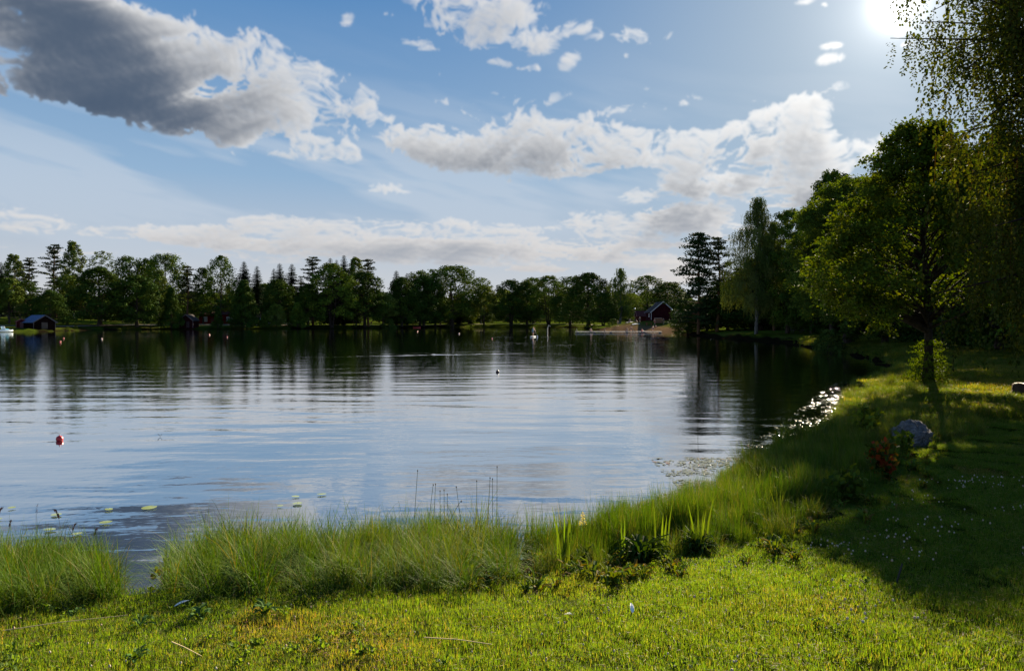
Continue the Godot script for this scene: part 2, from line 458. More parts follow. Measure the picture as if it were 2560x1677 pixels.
func sky_part(w: int, h: int, az0: float, el1: float, per: float) -> Image:
	var field := PackedFloat32Array()
	var grey := PackedFloat32Array()
	field.resize(w * h)
	grey.resize(w * h)
	splat(field, grey, w, h, az0, el1, per)
	var out := PackedFloat32Array()
	out.resize(w * h * 3)
	var rho := PackedFloat32Array()
	rho.resize(w * h)
	var big: FastNoiseLite = noise(31, 0.13, 6)
	var warp: FastNoiseLite = noise(37, 0.22, 3)
	var fine: FastNoiseLite = noise(32, 0.55, 5)
	big.fractal_gain = 0.55
	fine.fractal_gain = 0.6
	var shred: FastNoiseLite = noise(38, 1.5, 3)
	var lump: FastNoiseLite = noise(35, 0.26, 5)
	var soft: FastNoiseLite = noise(33, 0.10, 5)
	var far: FastNoiseLite = noise(34, 0.035, 5)
	# first the thickness of the clouds
	for y in h:
		var el := el1 - (y + 0.5) / per
		var up := sin(deg_to_rad(el))
		var fl := cos(deg_to_rad(el))
		var below := maxf(0.0, 12.0 - el)
		var ey := el - 0.105 * below * below
		for x in w:
			var az := az0 + (x + 0.5) / per
			var k := y * w + x
			var d := field[k]
			var away := clampf((absf(az) - 40.0) / 12.0, 0.0, 1.0)
			if el > 27.0: away = maxf(away, clampf((el - 27.0) / 10.0, 0.0, 1.0))
			if away > 0.0:
				var ar := deg_to_rad(az)
				d += away * clampf(far.get_noise_3d(sin(ar) * fl * 57.3, up * 114.6, -cos(ar) * fl * 57.3) * 2.4 - 0.15, 0.0, 1.0) * clampf((70.0 - el) / 50.0, 0.3, 1.0)
			if d > 0.02:
				var wx: float = warp.get_noise_2d(az, ey) * 1.5
				var wy: float = warp.get_noise_2d(az + 77.0, ey) * 0.7
				var px := (az + wx) * 0.72
				var py := ey + wy + az * 0.10
				var puff: float = 0.40 - 1.5 * absf(lump.get_noise_2d(px, py))
				var gr := clampf(grey[k] / maxf(absf(d), 0.05), 0.0, 1.0)
				var body: float = minf(d, 0.56 + 0.60 * gr) + big.get_noise_2d(px, py) * 0.85 + puff * 0.36 + fine.get_noise_2d(px, py) * 0.40 + shred.get_noise_2d(px, py) * 0.36
				var t := maxf(0.0, body - 0.40) * clampf(d * 5.0, 0.0, 1.0)
				rho[k] = t * (0.24 + 1.5 * gr * gr + 0.35 * gr)
	var sun := Vector3(sin(deg_to_rad(SUN_AZ)) * cos(deg_to_rad(SUN_EL)), sin(deg_to_rad(SUN_EL)), -cos(deg_to_rad(SUN_AZ)) * cos(deg_to_rad(SUN_EL)))
	for y in h:
		var el := el1 - (y + 0.5) / per
		var up := sin(deg_to_rad(el))
		var fl := cos(deg_to_rad(el))
		for x in w:
			var az := az0 + (x + 0.5) / per
			var k := y * w + x
			var ar := deg_to_rad(az)
			var dir := Vector3(sin(ar) * fl, up, -cos(ar) * fl)
			var sd := rad_to_deg(acos(clampf(dir.dot(sun), -1.0, 1.0)))
			# clear air
			var r := 0.0
			var g := 0.0
			var b := 0.0
			if el < 10.0:
				var t := clampf(el / 10.0, 0.0, 1.0)
				r = lerpf(0.68, 0.29, t)
				g = lerpf(0.665, 0.45, t)
				b = lerpf(0.655, 0.645, t)
			else:
				var t := clampf((el - 10.0) / 12.0, 0.0, 1.0)
				var q := clampf((el - 22.0) / 50.0, 0.0, 1.0)
				r = lerpf(lerpf(0.29, 0.098, t), 0.05, q)
				g = lerpf(lerpf(0.45, 0.255, t), 0.16, q)
				b = lerpf(lerpf(0.645, 0.52, t), 0.40, q)
			var wash := exp(-sd * sd / 300.0) * 0.75
			r = lerpf(r, 0.44, wash)
			g = lerpf(g, 0.53, wash)
			b = lerpf(b, 0.60, wash)
			# thin high veil in slanting streaks
			var vx := az * 0.95 - el * 0.30
			var vy := el * 0.95 + az * 0.20
			var veil := clampf(soft.get_noise_2d(vx * 0.40, vy * 2.6) * 2.6 + 0.30, 0.0, 1.0)
			veil *= exp(-pow((el - 9.5) / 5.5, 2.0)) * 0.46 * clampf(1.15 - az / 60.0, 0.5, 1.2)
			r = lerpf(r, 0.58, veil)
			g = lerpf(g, 0.65, veil)
			b = lerpf(b, 0.74, veil)
			# heaped clouds, lit from the sun's side and from above
			var t0 := rho[k]
			if t0 > 0.0:
				var a := 1.0 - exp(-t0 * 11.0)
				var lx := SUN_AZ - az
				var ly := SUN_EL + 16.0 - el
				var ll := sqrt(lx * lx + ly * ly) + 0.001
				lx /= ll
				ly /= ll
				var flat := 0.35 + 0.65 * clampf(el / 12.0, 0.0, 1.0)
				var tau := t0 * 0.50
				for s in 5:
					var st: float = [0.25, 0.6, 1.1, 1.8, 2.8][s]
					var qx := x + int(lx * st * per)
					var qy := y - int(ly * st * per * flat)
					if qx >= 0 and qx < w and qy >= 0 and qy < h: tau += rho[qy * w + qx] * [0.22, 0.32, 0.42, 0.5, 0.55][s]
				var low := clampf((9.0 - el) / 6.0, 0.0, 1.0)
				var lit := exp(-1.05 * tau * lerpf(1.0, 0.42, low))
				var near := exp(-sd * sd / 160.0)
				var br := lerpf(0.84, 0.76, low) * (1.0 + 0.4 * near)
				var bg := lerpf(0.835, 0.71, low) * (1.0 + 0.38 * near)
				var bb := lerpf(0.83, 0.67, low) * (1.0 + 0.34 * near)
				r = lerpf(r, lerpf(lerpf(0.075, 0.19, low), br, lit), a)
				g = lerpf(g, lerpf(lerpf(0.112, 0.27, low), bg, lit), a)
				b = lerpf(b, lerpf(lerpf(0.175, 0.39, low), bb, lit), a)
			# bright air round the sun
			var glow := 1.6 * exp(-sd * sd / 1.3) + 0.85 * exp(-sd / 2.1) + 0.13 * exp(-sd / 10.0)
			out[k * 3] = (r + glow) / EXPOSURE
			out[k * 3 + 1] = (g + glow * 0.97) / EXPOSURE
			out[k * 3 + 2] = (b + glow * 0.90) / EXPOSURE
	return Image.create_from_data(w, h, false, Image.FORMAT_RGBF, out.to_byte_array())


func make_sky() -> PanoramaSkyMaterial:
	var per := 4096.0 / 360.0
	var all := sky_part(720, 180, -180.0, 90.0, 2.0)
	var whole := Image.create_empty(720, 360, false, Image.FORMAT_RGBF)
	whole.fill(Color(0.10 / EXPOSURE * 2.0, 0.12 / EXPOSURE * 2.0, 0.10 / EXPOSURE * 2.0))
	whole.blit_rect(all, Rect2i(0, 0, 720, 180), Vector2i(0, 0))
	whole.resize(4096, 2048, Image.INTERPOLATE_CUBIC)
	# the part round the view in full sharpness; it starts on a whole pixel
	var x0 := int((180.0 - 46.0) * per)
	var y1 := 1024
	var hh := int(34.0 * per)
	var az0 := x0 / per - 180.0
	var part := sky_part(int(92.0 * per), hh, az0, 90.0 - (y1 - hh) / per, per)
	whole.blit_rect(part, Rect2i(0, 0, part.get_width(), hh), Vector2i(x0, y1 - hh))
	var sm := PanoramaSkyMaterial.new()
	# the panorama starts at the view's heading
	var half := Image.create_empty(4096, 2048, false, Image.FORMAT_RGBF)
	half.blit_rect(whole, Rect2i(2048, 0, 2048, 2048), Vector2i(0, 0))
	half.blit_rect(whole, Rect2i(0, 0, 2048, 2048), Vector2i(2048, 0))
	sm.panorama = ImageTexture.create_from_image(half)
	return sm


# ---------- terrain and water ----------
func make_terrain() -> void:
	var az := PackedFloat32Array()
	var a := -43.0
	while a < 43.0:
		az.append(a)
		a += 0.28
	while a < 317.0:
		az.append(a)
		a += 4.0
	var rr := PackedFloat32Array([0.0])
	var r := 0.8
	while r < 3200.0:
		rr.append(r)
		r *= 1.034 if r < 420.0 else 1.10
	var b := Buf.new()
	var na := az.size()
	var tint: FastNoiseLite = noise(41, 0.9, 4)
	var broad: FastNoiseLite = noise(42, 0.16, 3)
	for i in rr.size():
		for j in na:
			var x := sin(deg_to_rad(az[j])) * rr[i]
			var z := -cos(deg_to_rad(az[j])) * rr[i]
			var s := 60.0
			if rr[i] < 420.0: s = shore_near(x, z)
			b.v.append(Vector3(x, ground_at(x, z, s) - (0.025 if rr[i] < 40.0 else 0.0), z))
			var t: float = tint.get_noise_2d(x, z)
			var w: float = broad.get_noise_2d(x, z)
			var col := Color(0.080 + 0.02 * t, 0.115 + 0.03 * t, 0.014)
			col = col.lerp(Color(0.15, 0.14, 0.04), clampf(w * 1.2 - 0.1, 0.0, 0.5))
			if rr[i] < 45.0:
				col = col.lerp(Color(0.05, 0.065, 0.010), 0.7)
			if s < 2.2: col = Color(0.022, 0.018, 0.010)
			if s < -0.5: col = Color(0.012, 0.012, 0.008)
			# the sand of the bathing beach and the yellow field across the lake
			var beach := clampf(1.0 - absf(s - 2.5) / 8.0, 0.0, 1.0) * clampf(1.6 - absf(z + 205.0) / 16.0, 0.0, 1.0) * (1.0 if x > 20.0 else 0.0)
			if s > -3.0: col = col.lerp(Color(0.20, 0.13, 0.075), clampf(beach * 2.2, 0.0, 1.0))
			var field := clampf(1.2 - Vector2((x + 112.0) / 26.0, (z + 282.0) / 10.0).length(), 0.0, 1.0)
			col = col.lerp(Color(0.42, 0.32, 0.10), clampf(field * 3.0, 0.0, 0.8))
			b.c.append(col)
	for i in rr.size() - 1:
		for j in na:
			var p := i * na + j
			var q := i * na + (j + 1) % na
			b.idx.append_array([p, p + na, q, q, p + na, q + na])
	b.n = normals_of(b)
	tag(obj("ground", b.mesh(), M.soil), "grassy ground round the lake, lawn in front, sandy beach far right", "ground", "", "structure")


func normals_of(b: Buf) -> PackedVector3Array:
	var out := PackedVector3Array()
	out.resize(b.v.size())
	for t in range(0, b.idx.size(), 3):
		var i := b.idx[t]
		var j := b.idx[t + 1]
		var k := b.idx[t + 2]
		var m := (b.v[k] - b.v[i]).cross(b.v[j] - b.v[i])
		if m.y < 0.0: m = -m
		out[i] += m
		out[j] += m
		out[k] += m
	for i in out.size():
		out[i] = out[i].normalized()
	return out


func wave(x: float, z: float, r: float) -> float:
	var y: float = N.swell.get_noise_2d(x * 0.13, z * 0.55) * 0.0105 * clampf(1.25 - r / 120.0, 0.35, 1.0)
	if r < 70.0: y += N.ripple.get_noise_2d(x * 0.55, z * 1.9) * 0.0022 * clampf(1.4 - r / 50.0, 0.0, 1.0)
	# gusts and wakes
	var m := exp(-pow((x - 24.0) / 6.5, 2.0) - pow((z + 118.0) / 20.0, 2.0))
	m += 1.7 * exp(-pow((x - 3.5) / 7.0, 2.0) - pow((z + 131.0) / 4.0, 2.0))
	m += 0.5 * exp(-pow((x - 8.0) / 16.0, 2.0) - pow((z + 92.0) / 16.0, 2.0))
	if m > 0.01: y += m * 0.085 * N.ripple.get_noise_2d(x * 0.16, z * 0.40)
	for l: Array in [[-16.0, -57.0, 4.0, -66.0, 0.055], [-12.0, -62.5, 2.0, -71.0, 0.03]]:
		var t := (x - float(l[0])) / (float(l[2]) - float(l[0]))
		if t > 0.0 and t < 1.0:
			var zc: float = lerpf(l[1], l[3], t) + 0.5 * N.swell.get_noise_1d(x * 0.4)
			y += float(l[4]) * exp(-pow((z - zc) / 0.42, 2.0)) * sin(t * PI) * (0.7 + 0.6 * N.swell.get_noise_1d(x * 1.3))
	return y


func make_water() -> void:
	var az := PackedFloat32Array()
	var a := -100.0
	while a < 62.0:
		az.append(a)
		a += 0.22 if absf(a) < 42.0 else 1.5
	var rr := PackedFloat32Array()
	var r := 4.5
	while r < 380.0:
		rr.append(r)
		r *= 1.0085
	var b := Buf.new()
	var na := az.size()
	for i in rr.size():
		for j in na:
			var x := sin(deg_to_rad(az[j])) * rr[i]
			var z := -cos(deg_to_rad(az[j])) * rr[i]
			b.v.append(Vector3(x, WATER + wave(x, z, rr[i]), z))
			b.uv.append(Vector2(x / 11.0, z / 3.7))
	for i in rr.size() - 1:
		for j in na - 1:
			var p := i * na + j
			b.idx.append_array([p, p + na, p + 1, p + 1, p + na, p + na + 1])
	b.n = normals_of(b)
	for i in b.v.size(): b.c.append(Color.WHITE)
	tag(obj("lake", b.mesh(), M.water), "calm dark lake mirroring the sky and the woods", "lake", "", "structure")


# ---------- grass ----------
func blades(b: Buf, count: int, place: Callable, hmin: float, hmax: float, width: float, lean: float, segs: int, cols: Array, droop: float) -> void:
	for i in count:
		var at: Vector3 = place.call()
		var hgt := rnd(hmin, hmax)
		var a := rnd(0, TAU)
		var out := Vector3(cos(a), 0, sin(a))
		var l := rnd(0.15, 1.0) * lean
		var bow := droop * rnd(0.35, 1.7)
		var fa := a + PI * 0.5 + rnd(-0.5, 0.5)
		var side := Vector3(cos(fa), 0, sin(fa)) * width * rnd(0.6, 1.3) * 0.5
		var col: Color = vary(cols[rng.randi() % cols.size()], 0.25)
		var p := at
		var ang := l * 0.35
		var step := hgt / segs
		var pl := p - side
		var pr := p + side
		for s in segs:
			p += (Vector3.UP * cos(ang) + out * sin(ang)) * step
			ang = minf(ang + l * bow / segs, 2.6)
			var k := 1.0 - float(s + 1) / segs
			k = 0.25 + 0.75 * k if s < segs - 1 else 0.0
			var nl := p - side * k
			var nr := p + side * k
			if s < segs - 1:
				b.leaf3(pl, nl, nr, col)
				b.leaf3(pl, nr, pr, col)
			else:
				b.leaf3(pl, p, pr, col)
			pl = nl
			pr = nr


func grass_patch(size: float, count: int, hmin: float, hmax: float, width: float, cols: Array) -> ArrayMesh:
	var b := Buf.new()
	var place := func() -> Vector3: return Vector3(rnd(-size, size) * 0.5, -0.01, rnd(-size, size) * 0.5)
	blades(b, count, place, hmin, hmax, width, 1.5, 2, cols, 0.8)
	# thatch: dead straw lying between the blades
	for i in int(count * 0.045):
		var p := Vector3(rnd(-size, size) * 0.5, hmax * rnd(0.25, 0.7), rnd(-size, size) * 0.5)
		var a := rnd(0, TAU)
		var l := Vector3(cos(a), rnd(-0.2, 0.3), sin(a)) * hmax * rnd(0.5, 1.3)
		var w := Vector3(-sin(a), 0.3, cos(a)) * width * 0.5
		b.leaf3(p - w, p + l, p + w, vary(Color(0.27, 0.23, 0.10), 0.3))
	return b.mesh()


func tuft(radius: float, count: int, hmin: float, hmax: float, width: float, lean: float, segs: int, cols: Array, droop: float) -> ArrayMesh:
	var b := Buf.new()
	var place := func() -> Vector3:
		var a := rnd(0, TAU)
		var r := sqrt(rnd(0, 1)) * radius
		return Vector3(cos(a) * r, -0.05, sin(a) * r)
	blades(b, count, place, hmin, hmax, width, lean, segs, cols, droop)
	return b.mesh()


func broadleaf(count: int, length: float, width: float, up: float, cols: Array) -> ArrayMesh:
	var b := Buf.new()
	for i in count:
		var a := rnd(0, TAU)
		var out := Vector3(cos(a), 0, sin(a))
		var side := Vector3(-sin(a), 0, cos(a)) * width * rnd(0.7, 1.2) * 0.5
		var l := length * rnd(0.6, 1.2)
		var rise := up * rnd(0.4, 1.3)
		var p0 := Vector3(rnd(-0.02, 0.02), 0, rnd(-0.02, 0.02))
		var p1 := p0 + out * l * 0.4 + Vector3.UP * l * rise
		var p2 := p0 + out * l * 0.75 + Vector3.UP * l * rise * 1.15
		var p3 := p0 + out * l + Vector3.UP * l * rise * 0.85
		var fold := Vector3.UP * width * 0.2
		var col: Color = vary(cols[rng.randi() % cols.size()], 0.25)
		for sg in [-1.0, 1.0]:
			var e1: Vector3 = p1 + side * sg + fold
			var e2: Vector3 = p2 + side * sg * 0.8 + fold
			b.leaf3(p0, e1, p1, col)
			b.leaf3(p1, e1, e2, col)
			b.leaf3(p1, e2, p2, col)
			b.leaf3(p2, e2, p3, col)
	return b.mesh()


func in_gap(x: float, z: float) -> bool:  # inlets where the sedge stands apart
	if z < -11.0: return false
	if absf(x - 0.475 * z) < 0.19 + 0.05 * (-z - 5.5): return true
	if absf(x - 0.08) < 0.13 and z < -6.7: return true
	if absf(x - 1.62) < 0.10 and z < -7.6: return true
	return false


func scatter_all(called: String, kinds: Array, m: Material, places: Array, tints: Array, label: String, category: String) -> void:
	# the variants of one cover are parts of one thing
	var root := thing(called, label, category, Vector3.ZERO)
	root.set_meta("kind", "stuff")
	for k in kinds.size():
		var t := []
		var c := []
		for i in range(k, places.size(), kinds.size()):
			t.append(places[i])
			c.append(tints[i])
		if t.size(): scatter("blades", kinds[k], m, t, c, root)


func turned(at: Vector3, s: Vector3, tilt := 0.0) -> Transform3D:
	var bs := Basis(Vector3.UP, rnd(0, TAU))
	if tilt > 0.0: bs = Basis(Vector3(rnd(-1, 1), 0, rnd(-1, 1)).normalized(), rnd(0, tilt)) * bs
	return Transform3D(bs.scaled_local(s), at)


func edge_at(x: float, z: float) -> float:  # how far from the water the mown lawn begins
	if z < -9.5: return 2.1
	return lerpf(3.05, 2.0, smoothstep(-0.9, 0.9, x))


func make_lawn() -> void:
	var green := [Color(0.098, 0.180, 0.022), Color(0.115, 0.200, 0.024), Color(0.078, 0.160, 0.019), Color(0.138, 0.208, 0.032), Color(0.104, 0.184, 0.024), Color(0.19, 0.20, 0.06)]
	var kinds := []
	for i in 5: kinds.append(grass_patch(0.56, 2300, 0.016, 0.046, 0.0036, green))
	var dry := noise(51, 0.55, 3)
	var broad := noise(52, 0.22, 2)
	var places := []
	var tints := []
	var z := -1.6
	while z > -17.0:
		var x := z * 0.8 - 2.0
		while x < -z * 0.8 + 2.0:
			var q := Vector2(x + rnd(-0.12, 0.12), z + rnd(-0.12, 0.12))
			var s := shore_near(q.x, q.y)
			if s > edge_at(q.x, q.y) - 0.05 + 0.35 * N.shore.get_noise_2d(q.x * 9.0, q.y * 9.0):
				places.append(turned(on_ground(q.x, q.y), Vector3(1, rnd(0.75, 1.25), 1)))
				var d: float = dry.get_noise_2d(q.x, q.y) + 0.5 * smoothstep(0.2, -1.8, q.x) * smoothstep(-5.4, -4.6, q.y) - 0.08
				var w: float = broad.get_noise_2d(q.x, q.y)
				var c := Color(1.0 + 0.30 * w, 1.0 + 0.15 * w, 1.0 + 0.1 * w)
				if d > 0.38: c = c.lerp(Color(1.75, 1.02, 2.0), clampf((d - 0.36) * 2.6, 0.0, 0.8))
				tints.append(c)
			x += 0.40
		z -= 0.40
	scatter_all("lawn_grass", kinds, M.blade, places, tints, "short mown lawn grass with dry straw-coloured patches in front of the sedge", "grass")
	# clover leaves and small weeds in the sward
	var weeds := []
	for i in 3: weeds.append(broadleaf(9, 0.034, 0.021, 0.9, [Color(0.085, 0.165, 0.030), Color(0.10, 0.18, 0.032), Color(0.12, 0.19, 0.03)]))
	var wpl := []
	var wtn := []
	for i in 3600:
		var d := rnd(2.6, 8.5)
		var p := Vector2(rnd(-0.8, 0.8) * d, -d)
		if shore_near(p.x, p.y) < edge_at(p.x, p.y): continue
		if N.shore.get_noise_2d(p.x * 3.2 + 200.0, p.y * 3.2) < 0.16: continue
		if rnd(0, 1) < smoothstep(-2.2, -0.4, p.x) * 0.88: continue
		wpl.append(turned(on_ground(p.x, p.y, 0.012), Vector3.ONE * rnd(0.6, 1.4), 0.3))
		wtn.append(Color(1, 1, 1).lerp(Color(1.3, 1.15, 1.0), rnd(0, 1)))
	scatter_all("clover_leaves", weeds, M.blade, wpl, wtn, "patches of clover leaves and small weeds in the mown lawn", "clover")
	# shaggier fringe between lawn and sedge
	var fringe := []
	for i in 5: fringe.append(tuft(0.12, 70, 0.06, 0.20, 0.006, 1.3, 3, green, 1.2))
	places = []
	tints = []
	for i in 3800:
		var p := Vector2(rnd(-9, 9), rnd(-14, -4))
		var s := shore_near(p.x, p.y)
		if absf(s - edge_at(p.x, p.y)) < 0.45 + 0.5 * rnd(-1, 1) and not in_gap(p.x, p.y):
			places.append(turned(on_ground(p.x, p.y), Vector3.ONE * rnd(0.5, 1.15) * (0.75 if s < edge_at(p.x, p.y) else 0.5)))
			tints.append(Color(1, 1, 1).lerp(Color(1.5, 1.1, 1.2), rnd(0, 0.35)))
	scatter_all("fringe_grass", fringe, M.blade, places, tints, "uncut fringe of grass tufts along the lawn edge", "grass")
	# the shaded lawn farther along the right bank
	var far := []
	for i in 4: far.append(grass_patch(1.5, 1300, 0.05, 0.13, 0.010, green))
	places = []
	tints = []
	for i in 5200:
		var d := 15.0 + 75.0 * pow(rnd(0, 1), 1.3)
		var p := Vector2(rnd(0.22, 0.86) * d, -d)
		if shore_near(p.x, p.y) > 1.2:
			places.append(turned(on_ground(p.x, p.y), Vector3(1, 1, 1) * rnd(0.8, 1.2) * (1.0 if d < 40.0 else 1.6)))
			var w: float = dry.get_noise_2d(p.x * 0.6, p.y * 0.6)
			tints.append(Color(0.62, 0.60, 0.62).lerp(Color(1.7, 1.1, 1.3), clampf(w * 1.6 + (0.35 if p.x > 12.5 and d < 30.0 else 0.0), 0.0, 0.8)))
	scatter_all("bank_grass", far, M.blade, places, tints, "rough grass on the bank under the trees at the right", "grass")


func make_sedge() -> void:
	var g1 := [Color(0.060, 0.120, 0.012), Color(0.082, 0.145, 0.013), Color(0.105, 0.152, 0.020), Color(0.048, 0.095, 0.010), Color(0.066, 0.125, 0.012), Color(0.075, 0.13, 0.012), Color(0.060, 0.125, 0.010), Color(0.085, 0.15, 0.012), Color(0.16, 0.14, 0.06)]
	var g2 := [Color(0.075, 0.130, 0.016), Color(0.10, 0.150, 0.022), Color(0.125, 0.16, 0.032), Color(0.16, 0.16, 0.055)]
	var long := []
	for i in 5: long.append(tuft(0.13, 105, 0.40, 0.90, 0.0085, 1.5, 5, g1, 2.1))
	var stiff := []
	for i in 5: stiff.append(tuft(0.13, 110, 0.35, 0.72, 0.0075, 0.55, 4, g1, 0.9))
	var pale := []
	for i in 4: pale.append(tuft(0.20, 130, 0.35, 0.75, 0.010, 0.9, 4, g2, 1.5))
	var pl := [[], [], []]
	var tl := [[], [], []]
	for i in 15000:
		var p := Vector2(rnd(-16, 7), rnd(-16, -3.5))
		var s := shore_near(p.x, p.y)
		if s < -0.5 or s > edge_at(p.x, p.y) + 0.12 * rnd(-1, 1) or Vector2(p.x - 6.4, p.y + 12.6).length() < 0.95 or in_gap(p.x, p.y): continue
		var k := 0
		var sc := rnd(0.75, 1.1)
		if p.x < -3.8:
			sc *= 0.56
		elif p.x < -1.4:
			sc *= 0.60
		elif p.x < 0.1:
			k = 0 if rnd(0, 1) < 0.8 else 2
			sc *= 0.58 if s > 1.0 else 0.75
		elif p.x < 2.0:
			k = 1 if s < 1.1 else (2 if rnd(0, 1) < 0.5 else 1)
			sc *= 0.80 if s < 1.1 else 0.45
			if s > 1.3 and rnd(0, 1) < 0.5: continue
		else:
			k = 1 if rnd(0, 1) < 0.75 else 2
			sc *= 0.66 if s < 1.6 else 0.45
		var clump: float = N.shore.get_noise_2d(p.x * 5.5 + 40.0, p.y * 5.5)
		if rnd(0, 1) < 0.25 - clump * 0.7: continue
		sc *= 1.0 + clump * 0.55
		pl[k].append(turned(on_ground(p.x, p.y), Vector3(1, rnd(0.8, 1.15), 1) * sc, 0.2))
		var old: float = N.shore.get_noise_2d(p.x * 3.0, p.y * 3.0 + 90.0)
		tl[k].append(Color(1, 1, 1).lerp(Color(1.18, 1.06, 1.0), clampf(rnd(-0.6, 0.5) + old * 1.2, -0.8, 1.0)))
	# along the right bank, thinner and paler with distance
	for i in 7500:
		var d := 13.0 + 75.0 * pow(rnd(0, 1), 1.5)
		var p := Vector2(rnd(0.28, 0.60) * d, -d)
		var s := shore_near(p.x, p.y)
		if s < 0.0 or s > 3.6: continue
		if s > 2.2 and rnd(0, 1) < 0.6: continue
		var k := 2 if rnd(0, 1) < 0.7 else 1
		pl[k].append(turned(on_ground(p.x, p.y), Vector3(1.0, rnd(0.7, 1.05), 1.0) * rnd(0.42, 0.68) * (1.0 if s < 2.0 else 0.7) * (1.0 + d * 0.006), 0.15))
		tl[k].append(Color(1, 1, 1).lerp(Color(1.35, 1.1, 1.0), rnd(-0.2, 0.7)))
	scatter_all("drooping_sedge", long, M.sedge_blade, pl[0], tl[0], "dense drooping sedge on the bank between lawn and water", "sedge")
	scatter_all("upright_sedge", stiff, M.sedge_blade, pl[1], tl[1], "upright fresh green sedge standing along the water's edge", "sedge")
	scatter_all("pale_sedge", pale, M.sedge_blade, pl[2], tl[2], "fine pale yellowish grass along the right bank of the lake", "sedge")
	# low herbs among the sedge at the right
	var herbs := []
	for i in 4: herbs.append(broadleaf(22, 0.085, 0.022, 0.9, [Color(0.06, 0.11, 0.02), Color(0.09, 0.14, 0.02), Color(0.12, 0.10, 0.03)]))
	var hp := []
	var ht := []
	for i in 1100:
		var d := rnd(5.0, 24.0)
		var p := Vector2(rnd(-0.1, 0.55) * d, -d)
		var s := shore_near(p.x, p.y)
		if s < 0.9 or s > 3.0 or in_gap(p.x, p.y): continue
		if rnd(0, 1) < 0.35: continue
		hp.append(turned(on_ground(p.x, p.y), Vector3.ONE * rnd(0.6, 1.5), 0.2))
		ht.append(Color(1, 1, 1).lerp(Color(1.6, 1.2, 1.0), rnd(0, 0.5)))
	scatter_all("bank_herbs", herbs, M.leaf, hp, ht, "low leafy herbs among the sedge on the right bank", "herbs")


# ---------- trees ----------
func profile(kind: String, t: float) -> float:
	match kind:
		"round": return pow(maxf(0.0, 1.0 - pow(2.0 * t - 0.9, 2.0) / 1.25), 0.5)
		"oval": return pow(maxf(0.0, 1.0 - pow(2.0 * t - 0.8, 2.0) / 1.5), 0.6)
		"tall": return 0.25 + 0.75 * pow(sin(PI * pow(clampf(t, 0.0, 1.0), 0.75)), 0.7) if t < 0.97 else 0.3
		"alder": return pow(1.0 - t, 0.7) * 0.85 + 0.16
		"cone": return pow(1.0 - t, 0.75) * 0.95 + 0.06
		"dome": return pow(maxf(0.0, 1.0 - t * t), 0.6)
		"bush": return pow(maxf(0.0, 1.0 - t * t * 0.98), 0.5)
	return 1.0


# clumps of a crown: [centre, radius]; trunk and limbs go into wood
func crown_clumps(wood: Buf, H: float, R: float, low: float, kind: String, count: int, size: float, trunk_r: float, bark: Color, lean := Vector3.ZERO, stems := 1, skew := Vector3.ZERO) -> Array:
	var out := []
	var tops := []
	for s in stems:
		var off := Vector3.ZERO
		if stems > 1:
			var a := TAU * s / stems + 0.7
			off = Vector3(cos(a), 0, sin(a))
		var path := PackedVector3Array()
		var rad := PackedFloat32Array()
		for i in 7:
			var t := i / 6.0
			path.append(off * (0.25 + t * R * 0.30) * (0.0 if stems == 1 else 1.0) + lean * t * t + Vector3(rnd(-1, 1) * 0.02 * H * t, H * 0.93 * t - 0.3 * (1.0 - t), rnd(-1, 1) * 0.02 * H * t))
			rad.append(maxf(0.02, trunk_r * (1.45 if i == 0 else 1.0) * pow(1.0 - t * 0.93, 0.9) / sqrt(stems)))
		wood.tube(path, rad, 8, bark)
		tops.append(path)
	for i in count:
		var t := pow((i + rnd(0, 1)) / count, 0.92)
		var pr := profile(kind, t)
		var a := i * 2.39996 + rnd(-0.5, 0.5)
		var rr := pr * R * (0.30 + 0.62 * sqrt(rnd(0, 1)))
		var y := H * (low + (1.0 - low) * t)
		var cr := size * (0.55 + 0.6 * pr) * rnd(0.75, 1.25)
		var c := Vector3(cos(a) * rr, minf(y, H - cr * 0.3), sin(a) * rr) + lean * pow(y / H, 2.0) + skew * (1.0 - t)
		out.append([c, cr])
		var path: PackedVector3Array = tops[i % tops.size()]
		var ft := clampf((y - rr * 0.55) / (H * 0.93), minf(0.24, low + 0.05) + rnd(0.0, 0.08), 0.95)
		var k := ft * 6.0
		var p0: Vector3 = path[int(k)].lerp(path[mini(6, int(k) + 1)], k - int(k))
		var mid := p0.lerp(c, 0.5) + Vector3(rnd(-1, 1), rnd(-0.2, 0.8), rnd(-1, 1)) * rr * 0.12
		var br := maxf(0.012, trunk_r * (1.0 - ft) * 0.34 + 0.012)
		wood.tube(PackedVector3Array([p0, mid, c]), PackedFloat32Array([br, br * 0.65, br * 0.2]), 5, bark, false)
	return out


func fill_leaves(b: Buf, clumps: Array, per: int, leaf: float, cols: Array, flat := 0.72) -> void:
	var big := 0.0
	for c: Array in clumps: big = maxf(big, c[1])
	for c: Array in clumps:
		var tone: Color = vary(cols[rng.randi() % cols.size()], 0.22)
		var r: float = c[1]
		var count := int(per * (0.35 + 0.65 * r * r / (big * big)))
		for i in int(count * 1.5):
			var d := ball()
			var p: Vector3 = c[0] + Vector3(d.x, d.y * flat, d.z) * r * pow(rnd(0, 1), 0.42) * rnd(0.85, 1.15)
			var nrm := (d + ball() * 0.9 + Vector3(0, 0.5, 0)).normalized()
			var s1 := nrm.cross(ball()).normalized()
			var s2 := nrm.cross(s1)
			var s := leaf * rnd(0.6, 1.35)
			b.leaf3(p - s1 * s * 0.6, p + s2 * s * 0.55 + s1 * s * 0.1, p + s1 * s * 0.6 - s2 * s * 0.35, vary(tone, 0.18))


